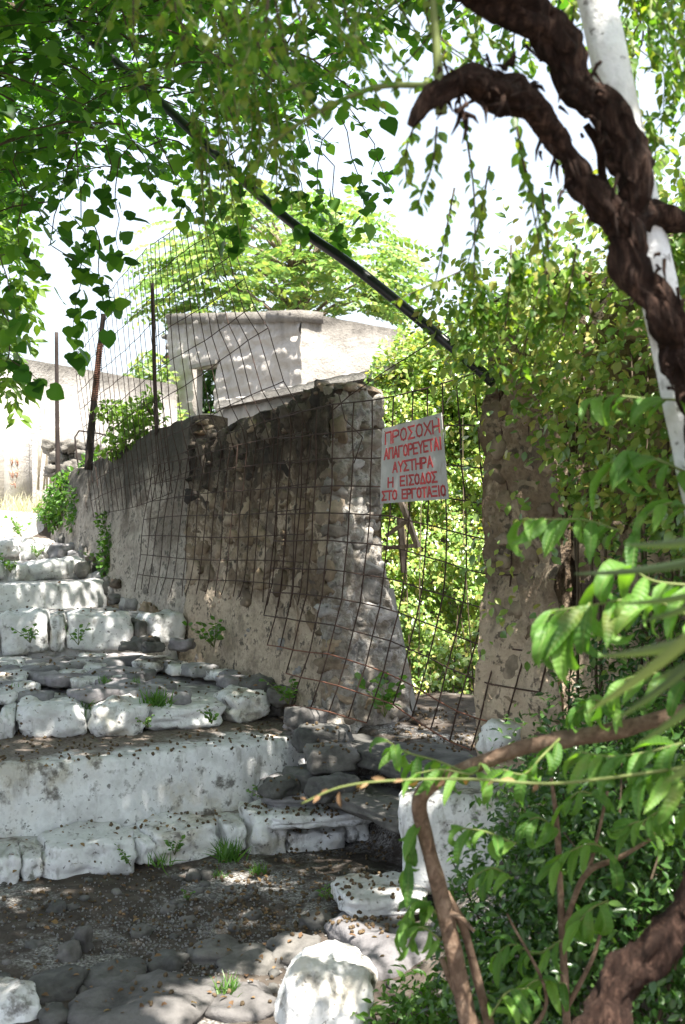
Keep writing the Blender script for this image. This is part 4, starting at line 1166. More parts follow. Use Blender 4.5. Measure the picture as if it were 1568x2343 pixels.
o = sh.build('shoot', M['twig'], mt); o['kind'] = 'stuff'
# hanging shoots with leaves one can pick apart
hv = [mesh('leaf', *tpl_heart(), M['mulberry']) for _ in range(1)]
SHOOTS = [([(265, 430, 4.6), (272, 500, 4.6), (262, 560, 4.6), (262, 600, 4.6)], 13), ([(250, 380, 4.6), (240, 430, 4.6), (235, 480, 4.6)], 9), ([(190, 600, 4.7), (180, 680, 4.7), (165, 760, 4.7), (172, 815, 4.7)], 20), ([(120, 560, 4.7), (190, 600, 4.7), (240, 650, 4.7), (262, 690, 4.7)], 14),
          ([(225, 620, 4.7), (240, 680, 4.7), (245, 730, 4.7)], 9), ([(40, 520, 4.4), (60, 580, 4.4), (120, 640, 4.4)], 12), ([(20, 640, 4.2), (40, 700, 4.2), (30, 760, 4.2), (15, 830, 4.2)], 14), ([(60, 440, 4.5), (100, 500, 4.5), (150, 540, 4.5), (210, 580, 4.5)], 14),
          ([(150, 380, 4.6), (140, 440, 4.6), (160, 500, 4.6)], 10), ([(395, 400, 4.8), (410, 450, 4.8), (410, 490, 4.8)], 9), ([(330, 360, 4.7), (340, 400, 4.7), (365, 440, 4.7)], 9), ([(460, 400, 4.8), (455, 450, 4.8), (480, 500, 4.8)], 9),
          ([(180, 500, 4.7), (200, 540, 4.7), (205, 560, 4.7)], 7), ([(720, 380, 5.2), (730, 440, 5.2), (745, 500, 5.2)], 10), ([(800, 360, 5.2), (830, 420, 5.2), (840, 470, 5.2), (845, 540, 5.2)], 14), ([(760, 440, 5.2), (770, 520, 5.2), (790, 560, 5.2)], 12), ([(690, 420, 5.2), (700, 470, 5.2), (705, 530, 5.2)], 10),
          ([(540, 380, 4.9), (545, 440, 4.9), (560, 500, 4.9), (550, 560, 4.9)], 12), ([(500, 430, 4.9), (510, 500, 4.9), (525, 560, 4.9)], 10), ([(20, 820, 4.2), (60, 850, 4.2), (100, 880, 4.2)], 8), ([(860, 330, 5.1), (880, 400, 5.1), (885, 450, 5.1)], 9), ([(640, 400, 5.1), (650, 450, 5.1)], 7)]
for ctrl, nl in SHOOTS:
    pts = [Vector(p) for p in curve_pts([tuple(P(*c)) for c in ctrl], 6)]
    s0 = pts[0] + Vector((random.uniform(-.12, .12), .05, .18)); pts = [s0, s0.lerp(pts[0], .5) + Vector((random.uniform(-.03, .03), 0, .03))] + pts
    b = MB(); b.tube([p + Vector((fbm(p.z * 6, nl, 0, 2), 0, 0)) * .03 for p in pts], [.0026 - .0018 * i / len(pts) for i in range(len(pts))], 5); b.build('twig', M['twig'], mt)
    a = shoot_leaves(pts[1:], int(nl * 1.25), .068, 1.5, .55, 1.1)
    for p, t, n_, s in zip(*a):
        n_ = n_ + np.array([0, -.9, 0]); placed('leaf', hv[0], mt, leaf_matrix(p, t, n_, s))

# ------------------------------------------------------------------ tree of heaven behind the ruin, pale tree at far left, greenery behind
def pinnate(Lv, base, d, ln_, pairs=9, leaflet=.13):
    d = d.normalized(); roll = random.uniform(-.6, .6)
    side = d.cross(Vector((0, 0, 1))).normalized(); upv = side.cross(d)
    side, upv = side * math.cos(roll) + upv * math.sin(roll), upv * math.cos(roll) - side * math.sin(roll)
    pos = []; tip = []; nrm = []; sc = []
    for i in range(pairs):
        t = (i + 1) / pairs
        p = base + d * ln_ * t - Vector((0, 0, 1)) * ln_ * .5 * t * t
        for s in (-1, 1):
            v = side * s + d * .45 - Vector((0, 0, .45)) + Vector(RNG.normal(size=3)) * .12
            pos.append(tuple(p)); tip.append(tuple(v)); nrm.append(tuple(upv + Vector(RNG.normal(size=3)) * .3)); sc.append(leaflet * (1.15 - .6 * abs(t - .45)))
    Lv.add(pos, tip, nrm, sc)
th = thing('tree_of_heaven', 'sunlit yellow green tree with feathery leaves rising behind the ruin', 'tree', (-.7, 19.5, 2.3))
b = MB(); p_, r_ = wcurve([(-.9, 19.6, 2.0, .12), (-.8, 19.6, 3.5, .1), (-.6, 19.5, 5.0, .07), (-.3, 19.5, 6.3, .03)]); b.tube(p_, r_, 8, .15); b.build('trunk', M['wood'], th)
L = Leaves()
for k in range(44):
    px = random.gauss(640, 125); py = random.uniform(450, 720); d = random.uniform(17.5, 20.5)
    if (px - 640) ** 2 / 240 ** 2 + (py - 640) ** 2 / 200 ** 2 > 1: continue
    c = P(px, py, d); s0 = Vector((-.75, 19.55, min(c.z - .5, 5.5)))
    b = MB(); b.tube([s0, s0.lerp(c, .5) + Vector((0, 0, .1)), c], [.035, .022, .01], 5); b.build('branch', M['wood'], th)
    for j in range(11):
        a = random.uniform(0, 6.28); el = random.uniform(-.1, 1.0)
        pinnate(L, c + Vector(RNG.normal(size=3)) * .2, Vector((math.cos(a), math.sin(a), el)), random.uniform(.5, .85))
for k in range(140):
    px = random.choice([random.uniform(370, 520), random.uniform(800, 890)]); py = random.uniform(540, 720)
    pinnate(L, P(px, py, random.uniform(18, 19.5)), Vector((-1 if px < 600 else 1, random.uniform(-.8, .8), .2)), random.uniform(.5, .8))
L.build('foliage', tpl_ovate(.24, .03), M['heaven'], th)

lt = thing('pale_tree', 'bright light green tree cut by the left picture edge behind the mulberry', 'tree', P(-150, 1171, 9.5) * 1.0)
lt.location.z = 1.4
b = MB(); q = P(-160, 1171, 9.5); b.tube([(q.x, q.y, 1.2), (q.x, q.y, 2.5), (q.x + .2, q.y, 4.0)], [.1, .08, .05], 8); b.build('trunk', M['wood'], lt)
L = Leaves()
for k in range(130):
    px = random.gauss(-30, 60); py = random.uniform(230, 880)
    if px > 75: continue
    c = P(px, py, random.uniform(8.9, 9.8))
    if px + (py - 600) * .0 > 70: continue
    e = c + Vector((random.uniform(-.2, .25), random.uniform(-.2, .2), random.uniform(-.35, -.05)))
    L.add(*shoot_leaves([c, c.lerp(e, .5) + Vector((0, 0, .03)), e], 16, .11, .9, .3))
L.build('foliage', tpl_ovate(.26), M['lefttree'], lt)

def bush(name, label, cat, blobs, n, size, mat, tpl=None, stems=10, base=None, grp=None, up=.2, thickness=1.0):
    """blobs: (px, py, depth, rx metres, rz metres[, ry])"""
    t = thing(name, label, cat, base or P(*blobs[0][:3]), grp)
    L = Leaves(); w = np.array([b_[3] * b_[4] for b_ in blobs]); w = w / w.sum(); sb = MB()
    for b_, k in zip(blobs, (w * n).astype(int) + 3):
        c = np.array(P(*b_[:3])); ry = b_[5] if len(b_) > 5 else b_[3] * .8
        u = RNG.normal(size=(k, 3)); u /= np.linalg.norm(u, axis=1, keepdims=True); rr = RNG.random((k, 1)) ** (1 / 2.4)
        cl = np.array([1 + .25 * noise.noise(Vector(x) * 2.2 + Vector((b_[0], 0, 0))) for x in u])[:, None]
        pos = c + u * rr * cl * np.array([b_[3], ry, b_[4]])
        tip = u * .5 + RNG.normal(size=(k, 3)) * .7 + np.array([0, 0, -.25]); nrm = u * .6 + np.array([.1, -.2, .8]) + RNG.normal(size=(k, 3)) * .45
        L.add(pos, tip, nrm, size * (.55 + .8 * RNG.random(k)))
        for j in range(max(1, int(stems / len(blobs)))):
            e = Vector(c) + Vector((random.uniform(-.8, .8) * b_[3], random.uniform(-.6, .6) * ry, random.uniform(-.3, .8) * b_[4]))
            s0 = Vector(c) + Vector((random.uniform(-.5, .5) * b_[3], random.uniform(-.3, .3) * ry, -b_[4] * .95))
            sb.tube([s0, s0.lerp(e, .5) + Vector((random.uniform(-.05, .05), 0, .03)), e], [.007, .005, .002], 4)
    L.build('foliage', tpl or tpl_ovate(.3), mat, t)
    if sb.v: sb.build('stem', M['twig'], t)['kind'] = 'stuff'
    return t

bush('shrub', 'dark green shrub seen through the window opening of the ruin', 'shrub', [(470, 900, 18.9, .8, .9), (530, 930, 18.6, .6, .7)], 2200, .12, M['shrub'])
bush('shrub', 'pale green bush behind the toothed brick edge of the ruin', 'shrub', [(345, 870, 17.5, .35, .4), (375, 1000, 17, .45, .5)], 1300, .1, M['heaven'])
bush('climbing_plant', 'leafy green climber sprawling over the rendered wall between two posts', 'plant', [(330, 960, 9.0, .17, .16), (290, 960, 9.2, .16, .14), (250, 940, 9.4, .13, .1), (300, 1005, 9.05, .22, .09), (345, 920, 8.9, .09, .1), (270, 1030, 9.2, .18, .05)], 1100, .05, M['lefttree'])
bush('ivy_mound', 'sunlit ivy mound bulging over the wall above the warning sign', 'ivy', [(960, 860, 9.6, .38, .34, .4), (900, 880, 9.8, .25, .25), (1040, 830, 9.4, .4, .36), (940, 800, 9.8, .22, .18), (1080, 900, 9.2, .35, .4), (900, 960, 9.6, .25, .3), (1000, 950, 9.4, .4, .35), (1080, 960, 9.1, .34, .4, .3), (1120, 880, 8.9, .3, .35, .3), (1050, 1020, 9.1, .3, .3, .25)], 12500, .05, M['ivy'], None, 24)

# ivy curtain closing the view through the gate
iv = thing('ivy_curtain', 'glossy sunlit ivy hanging as a curtain beyond the gateway', 'ivy', (.7, 8.8, .4))
L = Leaves(); k = 22000
px = RNG.uniform(840, 1240, k); py = RNG.uniform(900, 1590, k)
pos = []
for a, b_ in zip(px, py):
    bulge = .3 * fbm(a * .012, b_ * .009, 3, 3) + .1 * fbm(a * .04, b_ * .035, 5, 2)
    pos.append(tuple(P(a, b_, 9.15 - 1.35 * (b_ - 900) / 690 - bulge + random.uniform(-.04, .16))))
pos = np.array(pos)
tip = RNG.normal(size=(k, 3)) * .6 + np.array([0, -.6, -.6]); nrm = np.array([.1, -.5, 1.]) + RNG.normal(size=(k, 3)) * .35
L.add(pos, tip, nrm, .036 * (.5 + .9 * RNG.random(k)))
L.build('foliage', tpl_ovate(.33, .06), M['ivy'], iv)
b = MB()
for j in range(9):
    a = random.uniform(880, 1120); q0 = P(a, 1590, 7.75); q1 = P(a + random.uniform(-40, 40), random.uniform(950, 1300), 8.75)
    b.tube([q0, q0.lerp(q1, .5) + Vector((random.uniform(-.05, .05), .05, 0)), q1], [.005, .004, .002], 5)
b.build('stem', M['twig'], iv)['kind'] = 'stuff'
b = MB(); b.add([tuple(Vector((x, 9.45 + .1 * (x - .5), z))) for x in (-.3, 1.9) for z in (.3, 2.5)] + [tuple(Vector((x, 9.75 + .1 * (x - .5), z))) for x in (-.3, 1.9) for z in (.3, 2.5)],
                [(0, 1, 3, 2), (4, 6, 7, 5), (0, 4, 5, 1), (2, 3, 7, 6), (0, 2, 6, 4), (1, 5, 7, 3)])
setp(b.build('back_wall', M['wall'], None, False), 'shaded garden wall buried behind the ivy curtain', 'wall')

# ivy over the right garden wall
ir = thing('wall_ivy', 'dense ivy tumbling over the garden wall right of the pillar', 'ivy', (1.1, 4.6, 2.0))
L = Leaves()
k = 14000; pos = []
while len(pos) < k:
    t = random.uniform(.0, 2.6); z = random.uniform(1.0, 2.95)
    lowlim = 1.6 + .35 * fbm(t * 3, 0, 5, 3) + .5 * sm(.62, .4, t) - .25 * sm(.8, 1.6, t)
    if z < lowlim and random.random() < .93: continue
    bul = (.12 + .22 * sm(1.5, 2.4, z)) * (1 + .6 * fbm(t * 3, z * 3, 9, 3))
    hi = 2.62 + .28 * sm(0.2, 1.0, t) + .1 * fbm(t * 4, 2, 2, 3)
    if z > hi: continue
    if z > 2.45: off = random.uniform(-bul, .5)
    else: off = -bul * random.random() ** .45
    p = PC + PD * t + WN * off
    pos.append((p.x, p.y, z))
pos = np.array(pos)
tip = RNG.normal(size=(k, 3)) * .55 + np.array([-.4, -.4, -.6]); nrm = np.array([-.25, -.5, .9]) + RNG.normal(size=(k, 3)) * .4
L.add(pos, tip, nrm, .04 * (.5 + .9 * RNG.random(k)))
L.build('foliage', tpl_ovate(.3, .06), M['ivy'], ir)
b = MB()
for j in range(16):
    t = random.uniform(.5, 1.6); z0 = random.uniform(.6, 1.2); p = PC + PD * t + WN * .02; p2 = PC + PD * (t + random.uniform(-.15, .15)) - WN * .06
    b.tube([(p.x, p.y, z0), ((p.x + p2.x) / 2, (p.y + p2.y) / 2 - .02, 1.4), (p2.x, p2.y, random.uniform(1.7, 2.4))], [.007, .006, .003], 5)
b.build('stem', M['twig'], ir)

# wooden frame and pale plank inside the gate
wf = thing('wooden_frame', 'weathered wooden trestle half buried in ivy beyond the gate', 'frame', P(920, 1320, 7.6))
for a, c_, r in (((908, 1120, 7.6), (957, 1252, 7.55), .024), ((884, 1226, 7.6), (938, 1186, 7.55), .018), ((880, 1254, 7.6), (958, 1247, 7.5), .02), ((915, 1185, 7.65), (925, 1310, 7.6), .018)):
    b = MB(); a_, c2 = P(*a), P(*c_); m = Matrix.Translation(a_) @ (c2 - a_).to_track_quat('Z', 'Y').to_matrix().to_4x4()
    b.box((-r, -r * .6, 0), (r, r * .6, (c2 - a_).length), m); b.build('bar', M['wood'], wf, False)
b = MB(); a_, c2 = P(948, 1625, 6.75), P(893, 1345, 6.9); m = Matrix.Translation(a_) @ (c2 - a_).to_track_quat('Z', 'Y').to_matrix().to_4x4()
b.box((-.02, -.006, 0), (.02, .006, (c2 - a_).length), m); setp(b.build('plank', M['plank'], None, False), 'pale narrow plank leaning against the broken wall end', 'plank')

# ------------------------------------------------------------------ blocks and boulders in the foreground
c = P(1065, 1905, 4.75)
setp(stone('white_block', (c.x, c.y + .2, .28), (.235, .2, .2), -.15, WDm, None, 14, 7, .06, 3.3), 'whitewashed square plinth half hidden behind the bent branch', 'block')
setp(stone('stone_slab', P(865, 2035, 4.75) + Vector((0, .05, -.03)), (.16, .18, .045), .25, WDm, None, 13, 5.5, .08, 8.1), 'flat white stone dotted with fallen fruit beside the bent branch', 'slab')
setp(stone('rough_block', P(880, 2210, 4.35) + Vector((0, .12, -.06)), (.16, .27, .16), .35, M['cobble'], None, 14, 5.5, .1, 4.4), 'grey weathered kerb block behind the sunlit boulder', 'block')
setp(stone('boulder', P(742, 2315, 3.75) + Vector((0, .1, -.03)), (.142, .15, .2), .2, W, None, 16, 2.8, .1, 12.5, tilt=(.1, .15)), 'smooth sunlit white boulder at the bottom of the view', 'boulder')
setp(stone('boulder', P(5, 2310, 3.85) + Vector((0, .05, -.03)), (.1, .12, .08), .4, WDm, None, 12, 3.6, .14, 6.2), 'rough white boulder cut by the lower left corner', 'boulder')
for (x0, x1, y0, y1, th_) in [(172, 210, 2145, 2192, .07), (138, 184, 2172, 2205, .045), (195, 332, 2195, 2268, .05), (345, 428, 2165, 2222, .04), (430, 548, 2130, 2200, .035), (195, 485, 2230, 2345, .055), (470, 625, 2240, 2345, .045), (60, 190, 2215, 2290, .04), (500, 630, 2160, 2215, .03), (615, 738, 2132, 2205, .05), (370, 400, 2055, 2090, .02),
                              (428, 462, 2000, 2018, .03), (455, 488, 1998, 2016, .03), (110, 150, 2065, 2095, .03), (690, 760, 2085, 2130, .03), (520, 620, 2210, 2290, .025), (90, 160, 2300, 2350, .03), (300, 345, 2118, 2140, .025), (560, 600, 2080, 2105, .02)]:
    px, py = (x0 + x1) / 2, (y0 + y1) / 2; d = EYE * F / (py + (y1 - y0) * .1 - 1171)
    c = P(px, py, d); w = (x1 - x0) / F * d / 2; dep = max(.03, (y1 - y0) / F * d * 1.5)
    stone('stone', (c.x, c.y, ground_z(c.x, c.y) + th_ * .12), (w, min(dep, w * 1.1), th_), random.uniform(-.4, .4), M['greystone'], ground, 7, 3.4, .16)
for k in range(90):
    px = random.uniform(0, 900); py = random.uniform(2000, 2330); d = EYE * F / (py - 1171); c = P(px, py, d); r = random.uniform(.008, .024)
    stone('stone', (c.x, c.y, ground_z(c.x, c.y) + r * .2), (r * 1.3, r, r * .7), random.uniform(0, 3), M['greystone'], ground, 2, 2.6, .2)

# ------------------------------------------------------------------ litter: fruit, dead leaves
dg = bpy.context.evaluated_depsgraph_get(); dg.update()
def drop(px, py):
    """a point on whatever surface the sight line meets first among ground, steps and slabs"""
    o = Vector((0, 0, EYE)); d = (P(px, py, 1.0) - o).normalized()
    hit, loc, nrm, idx, ob, mtx = scene.ray_cast(dg, o + d * 3.3, d)
    k = 0
    while hit and not (ob.name.startswith(('ground', 'stone', 'cobble', 'rough_block')) ) and k < 12:
        hit, loc, nrm, idx, ob, mtx = scene.ray_cast(dg, loc + d * .01, d); k += 1
    return (loc, nrm) if hit and nrm.z > .45 else None
fv, ff = stone_data((1, .85, .8), 2, 2.2, .12, 4)
fv = np.array([tuple(p) for p in fv]); ft = np.array(ff)
pos = []; sc = []
zones = [(500, 900, 1940, 2140, 330), (0, 620, 1970, 2130, 170), (380, 780, 1490, 1600, 90), (0, 800, 1650, 1740, 260), (40, 780, 1820, 1900, 160), (560, 900, 1840, 1960, 120), (560, 850, 1780, 1860, 60), (760, 950, 1985, 2130, 60), (0, 420, 1380, 1400, 40), (900, 1110, 1620, 1720, 130), (300, 800, 2140, 2320, 45), (0, 400, 1480, 1600, 90)]
for x0, x1, y0, y1, n_ in zones:
    for k in range(n_):
        h = drop(random.uniform(x0, x1), random.uniform(y0, y1))
        if h: pos.append(tuple(h[0] + Vector((0, 0, .005)))); sc.append(random.uniform(.0045, .0105))
pos = np.array(pos); k = len(pos)
fm = scatter_mesh('fallen_fruit', (fv, ft), pos, rnd(k), rnd(k), np.array(sc), M['fruit'])
setp(obj('fallen_fruit', fm), 'small brown fallen fruit scattered over the treads and bare earth', kind='stuff')
pos = []
for x0, x1, y0, y1, n_ in [(0, 780, 1560, 1760, 260), (0, 700, 1830, 2000, 160), (0, 900, 2000, 2320, 240), (0, 560, 1380, 1600, 160), (900, 1110, 1600, 1720, 60), (0, 250, 1180, 1380, 60)]:
    for k in range(n_):
        h = drop(random.uniform(x0, x1), random.uniform(y0, y1))
        if h: pos.append(tuple(h[0] + Vector((0, 0, .004))))
pos = np.array(pos); k = len(pos)
tip = rnd(k); tip[:, 2] *= .25; nrm = rnd(k) * .35 + np.array([0, 0, 1.])
setp(obj('leaf_litter', scatter_mesh('leaf_litter', tpl_ovate(.3, .12), pos, tip, nrm, .012 + .02 * RNG.random(k), M['deadleaf'])), 'dry brown leaf crumbs lying on the steps and the earth', kind='stuff')
gv_, gf_ = stone_data((1, .8, .6), 1, 2.6, .2, 2); gv_ = np.array([tuple(p) for p in gv_]); gf_ = np.array(gf_)
pos = []
for k in range(2600):
    px = random.gauss(430, 190); py = random.gauss(2130, 75)
    if not (0 < px < 950 and 1985 < py < 2340): continue
    d = EYE * F / (py - 1171); c = P(px, py, d); pos.append((c.x, c.y, ground_z(c.x, c.y) + .002))
pos = np.array(pos); k = len(pos)
M['grit'] = mat_rubble('pale_grit', [(.3, .29, .28), (.42, .41, .4)], 60)
setp(obj('gravel', scatter_mesh('gravel', (gv_, gf_), pos, rnd(k), rnd(k), .0025 + .006 * RNG.random(k) ** 2, M['grit'])), 'pale grey grit spilled on the dark earth below the steps', kind='stuff')

# ------------------------------------------------------------------ weeds and grass
WEEDG = 'weeds growing on the steps'
def tuft(px, py, d, h, n, label, kind='grass', snap=True):
    hp = drop(px, py) if snap else None
    c = hp[0] if hp else P(px, py, d)
    L = Leaves()
    if kind == 'grass':
        t = n; pos = np.array([tuple(c + Vector((random.gauss(0, h * .3), random.gauss(0, h * .25), -.005))) for _ in range(t)])
        tip = RNG.normal(size=(t, 3)) * .45 + np.array([0, 0, 1.]); nrm = RNG.normal(size=(t, 3)) + np.array([0, -1, .6])
        L.add(pos, tip, nrm, h * (.5 + .7 * RNG.random(t)))
        me = scatter_mesh('grass_tuft', tpl_blade(.05, 4, .5), *L.cat(), M['weed'])
        return setp(obj('grass_tuft', me), label, 'grass', WEEDG)
    tg = thing('weed', label, 'weed', c, WEEDG)
    sb = MB()
    for j in range(max(3, n // 9)):
        e = c + Vector((random.gauss(0, h * .45), random.gauss(0, h * .35), h * random.uniform(.5, 1.05)))
        pl = [c, c.lerp(e, .5) + Vector((random.uniform(-.01, .01), 0, h * .08)), e]
        sb.tube(pl, [.0025, .002, .001], 4); L.add(*shoot_leaves(pl, 9, h * .26, .9, .15, .3, .15))
    sb.build('stem', M['greentwig'], tg); L.build('foliage', tpl_ovate(.34, .05), M['weed'], tg)
    return tg
tuft(375, 1975, 5.3, .07, 30, 'tuft of grass below the gap in the lowest row of stones')
tuft(525, 1965, 5.6, .1, 90, 'bushy grass tuft at the foot of the lowest stones, left of centre')
tuft(590, 1998, 5.3, .06, 60, 'fine grass tuft on bare earth below the lowest stones')
tuft(500, 2005, 5.2, .05, 40, 'small grass tuft next to two flat grey stones')
tuft(360, 1612, 6.5, .1, 90, 'grass tuft sprouting between two white boulders of the landing')
tuft(240, 1560, 6.8, .05, 50, 'grass between grey cobbles on the landing'); tuft(310, 1560, 6.8, .04, 30, 'grass beside the pinkish cobble on the landing')
tuft(205, 1620, 6.4, .07, 40, 'grass wedged right of the widest landing boulder'); tuft(30, 1590, 6.5, .07, 40, 'grass fringe at the left end of the landing')
tuft(520, 2270, 4.0, .07, 50, 'thin dry grass near the sunlit boulder')
tuft(400, 1955, 5.4, .1, 27, 'leafy weed standing before the lowest row of stones', 'weed'); tuft(300, 1980, 5.3, .08, 27, 'leafy weed under the long lowest stone', 'weed')
tuft(430, 2060, 4.9, .05, 18, 'young seedling alone on the bare earth', 'weed'); tuft(750, 2060, 4.9, .07, 36, 'low weed beside the flat white stone', 'weed')
tuft(340, 1665, 6.2, .08, 30, 'weed below the joint between two landing boulders', 'weed'); tuft(485, 1655, 6.3, .1, 36, 'weed before the low landing boulder', 'weed')
tuft(70, 1470, 7.4, .12, 45, 'weed clump under the left white block', 'weed'); tuft(180, 1475, 7.4, .13, 30, 'upright yellowish weed before the squared block', 'weed')
tuft(25, 1310, 9.0, .14, 60, 'dark weed clump between the upper white stones', 'weed'); tuft(50, 1228, 11.5, .2, 70, 'weed clump on the topmost white step', 'weed')
tuft(85, 1275, 10, .1, 45, 'weed under the rounded stones of the upper row', 'weed'); tuft(20, 1275, 10, .12, 45, 'dark weed at the left of the upper row', 'weed')
tuft(490, 1480, 7.4, .16, 60, 'weed at the foot of the stone wall by the landing', 'weed'); tuft(540, 1500, 7.1, .12, 45, 'weed where the landing meets the stone wall', 'weed')
tuft(240, 1310, 9.4, .2, 60, 'weed filling the corner by the dark hole in the wall', 'weed'); tuft(660, 1610, 6.5, .14, 54, 'dark weed at the wall foot behind the last boulder', 'weed')
tuft(880, 1640, 6.4, .22, 70, 'dark weed growing at the foot of the broken wall end', 'weed', False); tuft(600, 1825, 5.9, .07, 36, 'small weed at the end of the tall white riser', 'weed')
bush('weed_bush', 'lush green weeds piled where the rendered wall meets the upper steps', 'weeds', [(170, 1130, 10.6, .25, .2), (205, 1150, 10.2, .16, .25), (140, 1170, 10.9, .22, .16), (215, 1080, 10.2, .12, .15), (190, 1190, 10.3, .16, .12)], 3000, .055, M['weed'], tpl_ovate(.22), 20)
bush('weed_bush', 'small plant clinging to the face of the rendered wall', 'weeds', [(255, 1240, 9.25, .1, .13, .06), (245, 1290, 9.25, .07, .1, .05), (235, 1190, 9.4, .05, .06, .04)], 500, .042, M['weed'], tpl_ovate(.25), 5)
L = Leaves(); pos = []
for k in range(500):
    px = random.uniform(-40, 135); c = P(px, 1171, random.uniform(12.3, 13.0)); pos.append((c.x, c.y, 1.58))
pos = np.array(pos); k = len(pos); L.add(pos, RNG.normal(size=(k, 3)) * .35 + np.array([0, 0, 1.]), RNG.normal(size=(k, 3)) + np.array([0, -1, .3]), .08 + .2 * RNG.random(k))
setp(obj('dry_grass', scatter_mesh('dry_grass', tpl_blade(.02, 4, .6), *L.cat(), M['dry'])), 'tall bleached dry grass at the top of the steps', kind='stuff')

# ------------------------------------------------------------------ young peach tree in the right foreground
pt = thing('peach_tree', 'young peach tree with one sharply bent limb and long drooping leaves', 'tree', P(1080, 2400, 2.6))
def limb(ctrl, name='branch', mat='peachbark', n=9, rough=.12):
    pts, rad = pix_curve(ctrl, 10); rad = [r * .8 * (1 + .28 * max(0, noise.noise(p * 16)) ) for r, p in zip(rad, pts)]; b = MB(); b.tube(pts, rad, n, rough); b.build(name, M[mat], pt); return pts
limb([(1085, 2420, 2.6, .026), (1050, 2230, 2.6, .024), (1012, 2060, 2.6, .022), (975, 1920, 2.6, .02), (960, 1832, 2.58, .021), (1000, 1788, 2.56, .02), (1100, 1745, 2.52, .02), (1200, 1708, 2.48, .02), (1300, 1690, 2.45, .021), (1420, 1668, 2.42, .02), (1540, 1635, 2.4, .02), (1660, 1600, 2.38, .018)], 'trunk')
limb([(1140, 2420, 2.66, .014), (1095, 2250, 2.66, .012), (1060, 2120, 2.64, .012), (1020, 2040, 2.62, .01)]); limb([(1010, 2080, 2.6, .008), (1055, 2100, 2.58, .007), (1085, 2130, 2.56, .004)])
limb([(1150, 2420, 2.7, .012), (1050, 2280, 2.7, .01), (1010, 2190, 2.7, .007)]); limb([(1300, 2400, 2.8, .012), (1285, 2100, 2.8, .0105), (1275, 1900, 2.78, .008), (1262, 1780, 2.75, .005)])
limb([(1290, 2120, 2.8, .009), (1340, 2000, 2.75, .008), (1420, 1960, 2.7, .007), (1520, 1900, 2.65, .003)]); limb([(1345, 2000, 2.75, .007), (1370, 1900, 2.74, .005), (1390, 1810, 2.72, .004)])
limb([(1300, 2300, 2.8, .007), (1360, 2180, 2.78, .006), (1390, 2060, 2.76, .003)]); limb([(1180, 2400, 2.7, .007), (1250, 2280, 2.7, .005), (1160, 2090, 2.68, .003)])
LV = [mesh('leaf', *tpl_lance(c_, w, t_, .015), M['peach']) for c_, w, t_ in ((1.0, .13, .3), (1.5, .14, -.45), (.5, .13, .2), (2.1, .13, .5), (2.6, .14, -.7))]
def peach_shoot(ctrl, nl, size, rad=.003, green=True, side=1.0, droop=.75):
    pts = [Vector(p) for p in curve_pts([tuple(P(*c)) for c in ctrl], 6)]
    b = MB(); b.tube(pts, [rad * (1 - .6 * i / len(pts)) for i in range(len(pts))], 6); b.build('shoot', M['greentwig' if green else 'peachbark'], pt)
    for i in range(nl):
        t = (i + random.random() * .5) / nl * (len(pts) - 1.01); k = int(t); p = pts[k].lerp(pts[k + 1], t - k); d_ = (pts[k + 1] - pts[k]).normalized()
        s = 1 if i % 2 else -1
        sd = d_.cross(Vector((0, 0, 1)));  sd = sd.normalized() if sd.length > .05 else Vector((0, 1, 0))
        v = d_ * .5 + sd * s * .6 * side + Vector((0, 0, .15 - droop * random.uniform(.4, 1.1))) + Vector(RNG.normal(size=3)) * .2
        n_ = Vector((0, -.4, 1)) + Vector(RNG.normal(size=3)) * .35 + v * .2
        placed('leaf', random.choice(LV), pt, leaf_matrix(p, v, n_, size * random.uniform(.6, 1.12)))
peach_shoot([(1420, 1215, 2.35), (1340, 1190, 2.35), (1270, 1188, 2.35), (1190, 1188, 2.35)], 16, .1)
peach_shoot([(1560, 915, 2.3), (1480, 912, 2.3), (1400, 905, 2.3), (1345, 915, 2.3)], 11, .1)
peach_shoot([(1568, 1080, 2.3), (1500, 1050, 2.3), (1440, 1040, 2.3), (1395, 1060, 2.3)], 12, .11)
peach_shoot([(1600, 1180, 2.3), (1540, 1150, 2.3), (1480, 1180, 2.3), (1450, 1230, 2.3)], 10, .11)
peach_shoot([(1600, 1340, 2.1), (1500, 1330, 2.1), (1430, 1300, 2.1), (1370, 1330, 2.1)], 10, .115)
peach_shoot([(1600, 1420, 2.1), (1480, 1370, 2.1), (1350, 1385, 2.1), (1250, 1400, 2.1)], 15, .115)
peach_shoot([(1350, 1380, 2.1), (1290, 1430, 2.1), (1240, 1420, 2.1)], 9, .11)
peach_shoot([(1420, 1640, 2.4), (1360, 1600, 2.4), (1320, 1630, 2.4)], 8, .09)
peach_shoot([(1060, 1765, 2.5), (1000, 1740, 2.5), (930, 1720, 2.5), (880, 1690, 2.5)], 12, .095)
peach_shoot([(1100, 1745, 2.5), (1080, 1770, 2.45), (1010, 1760, 2.45), (950, 1770, 2.45)], 9, .08)
peach_shoot([(1280, 1690, 2.4), (1240, 1730, 2.35), (1200, 1770, 2.35), (1150, 1760, 2.35)], 10, .085)
peach_shoot([(1560, 1700, 2.2), (1480, 1720, 2.2), (1400, 1730, 2.2), (1330, 1720, 2.2)], 16, .1)
peach_shoot([(1560, 1790, 2.2), (1500, 1760, 2.2), (1440, 1800, 2.2)], 9, .1)
peach_shoot([(1180, 1930, 2.5), (1120, 1905, 2.5), (1070, 1895, 2.5), (1040, 1900, 2.5)], 10, .085)
peach_shoot([(970, 1870, 2.6), (945, 1910, 2.6), (935, 1960, 2.6), (940, 2010, 2.6)], 9, .1)
peach_shoot([(1000, 2090, 2.6), (970, 2060, 2.6), (940, 2080, 2.6), (920, 2130, 2.6)], 13, .09)
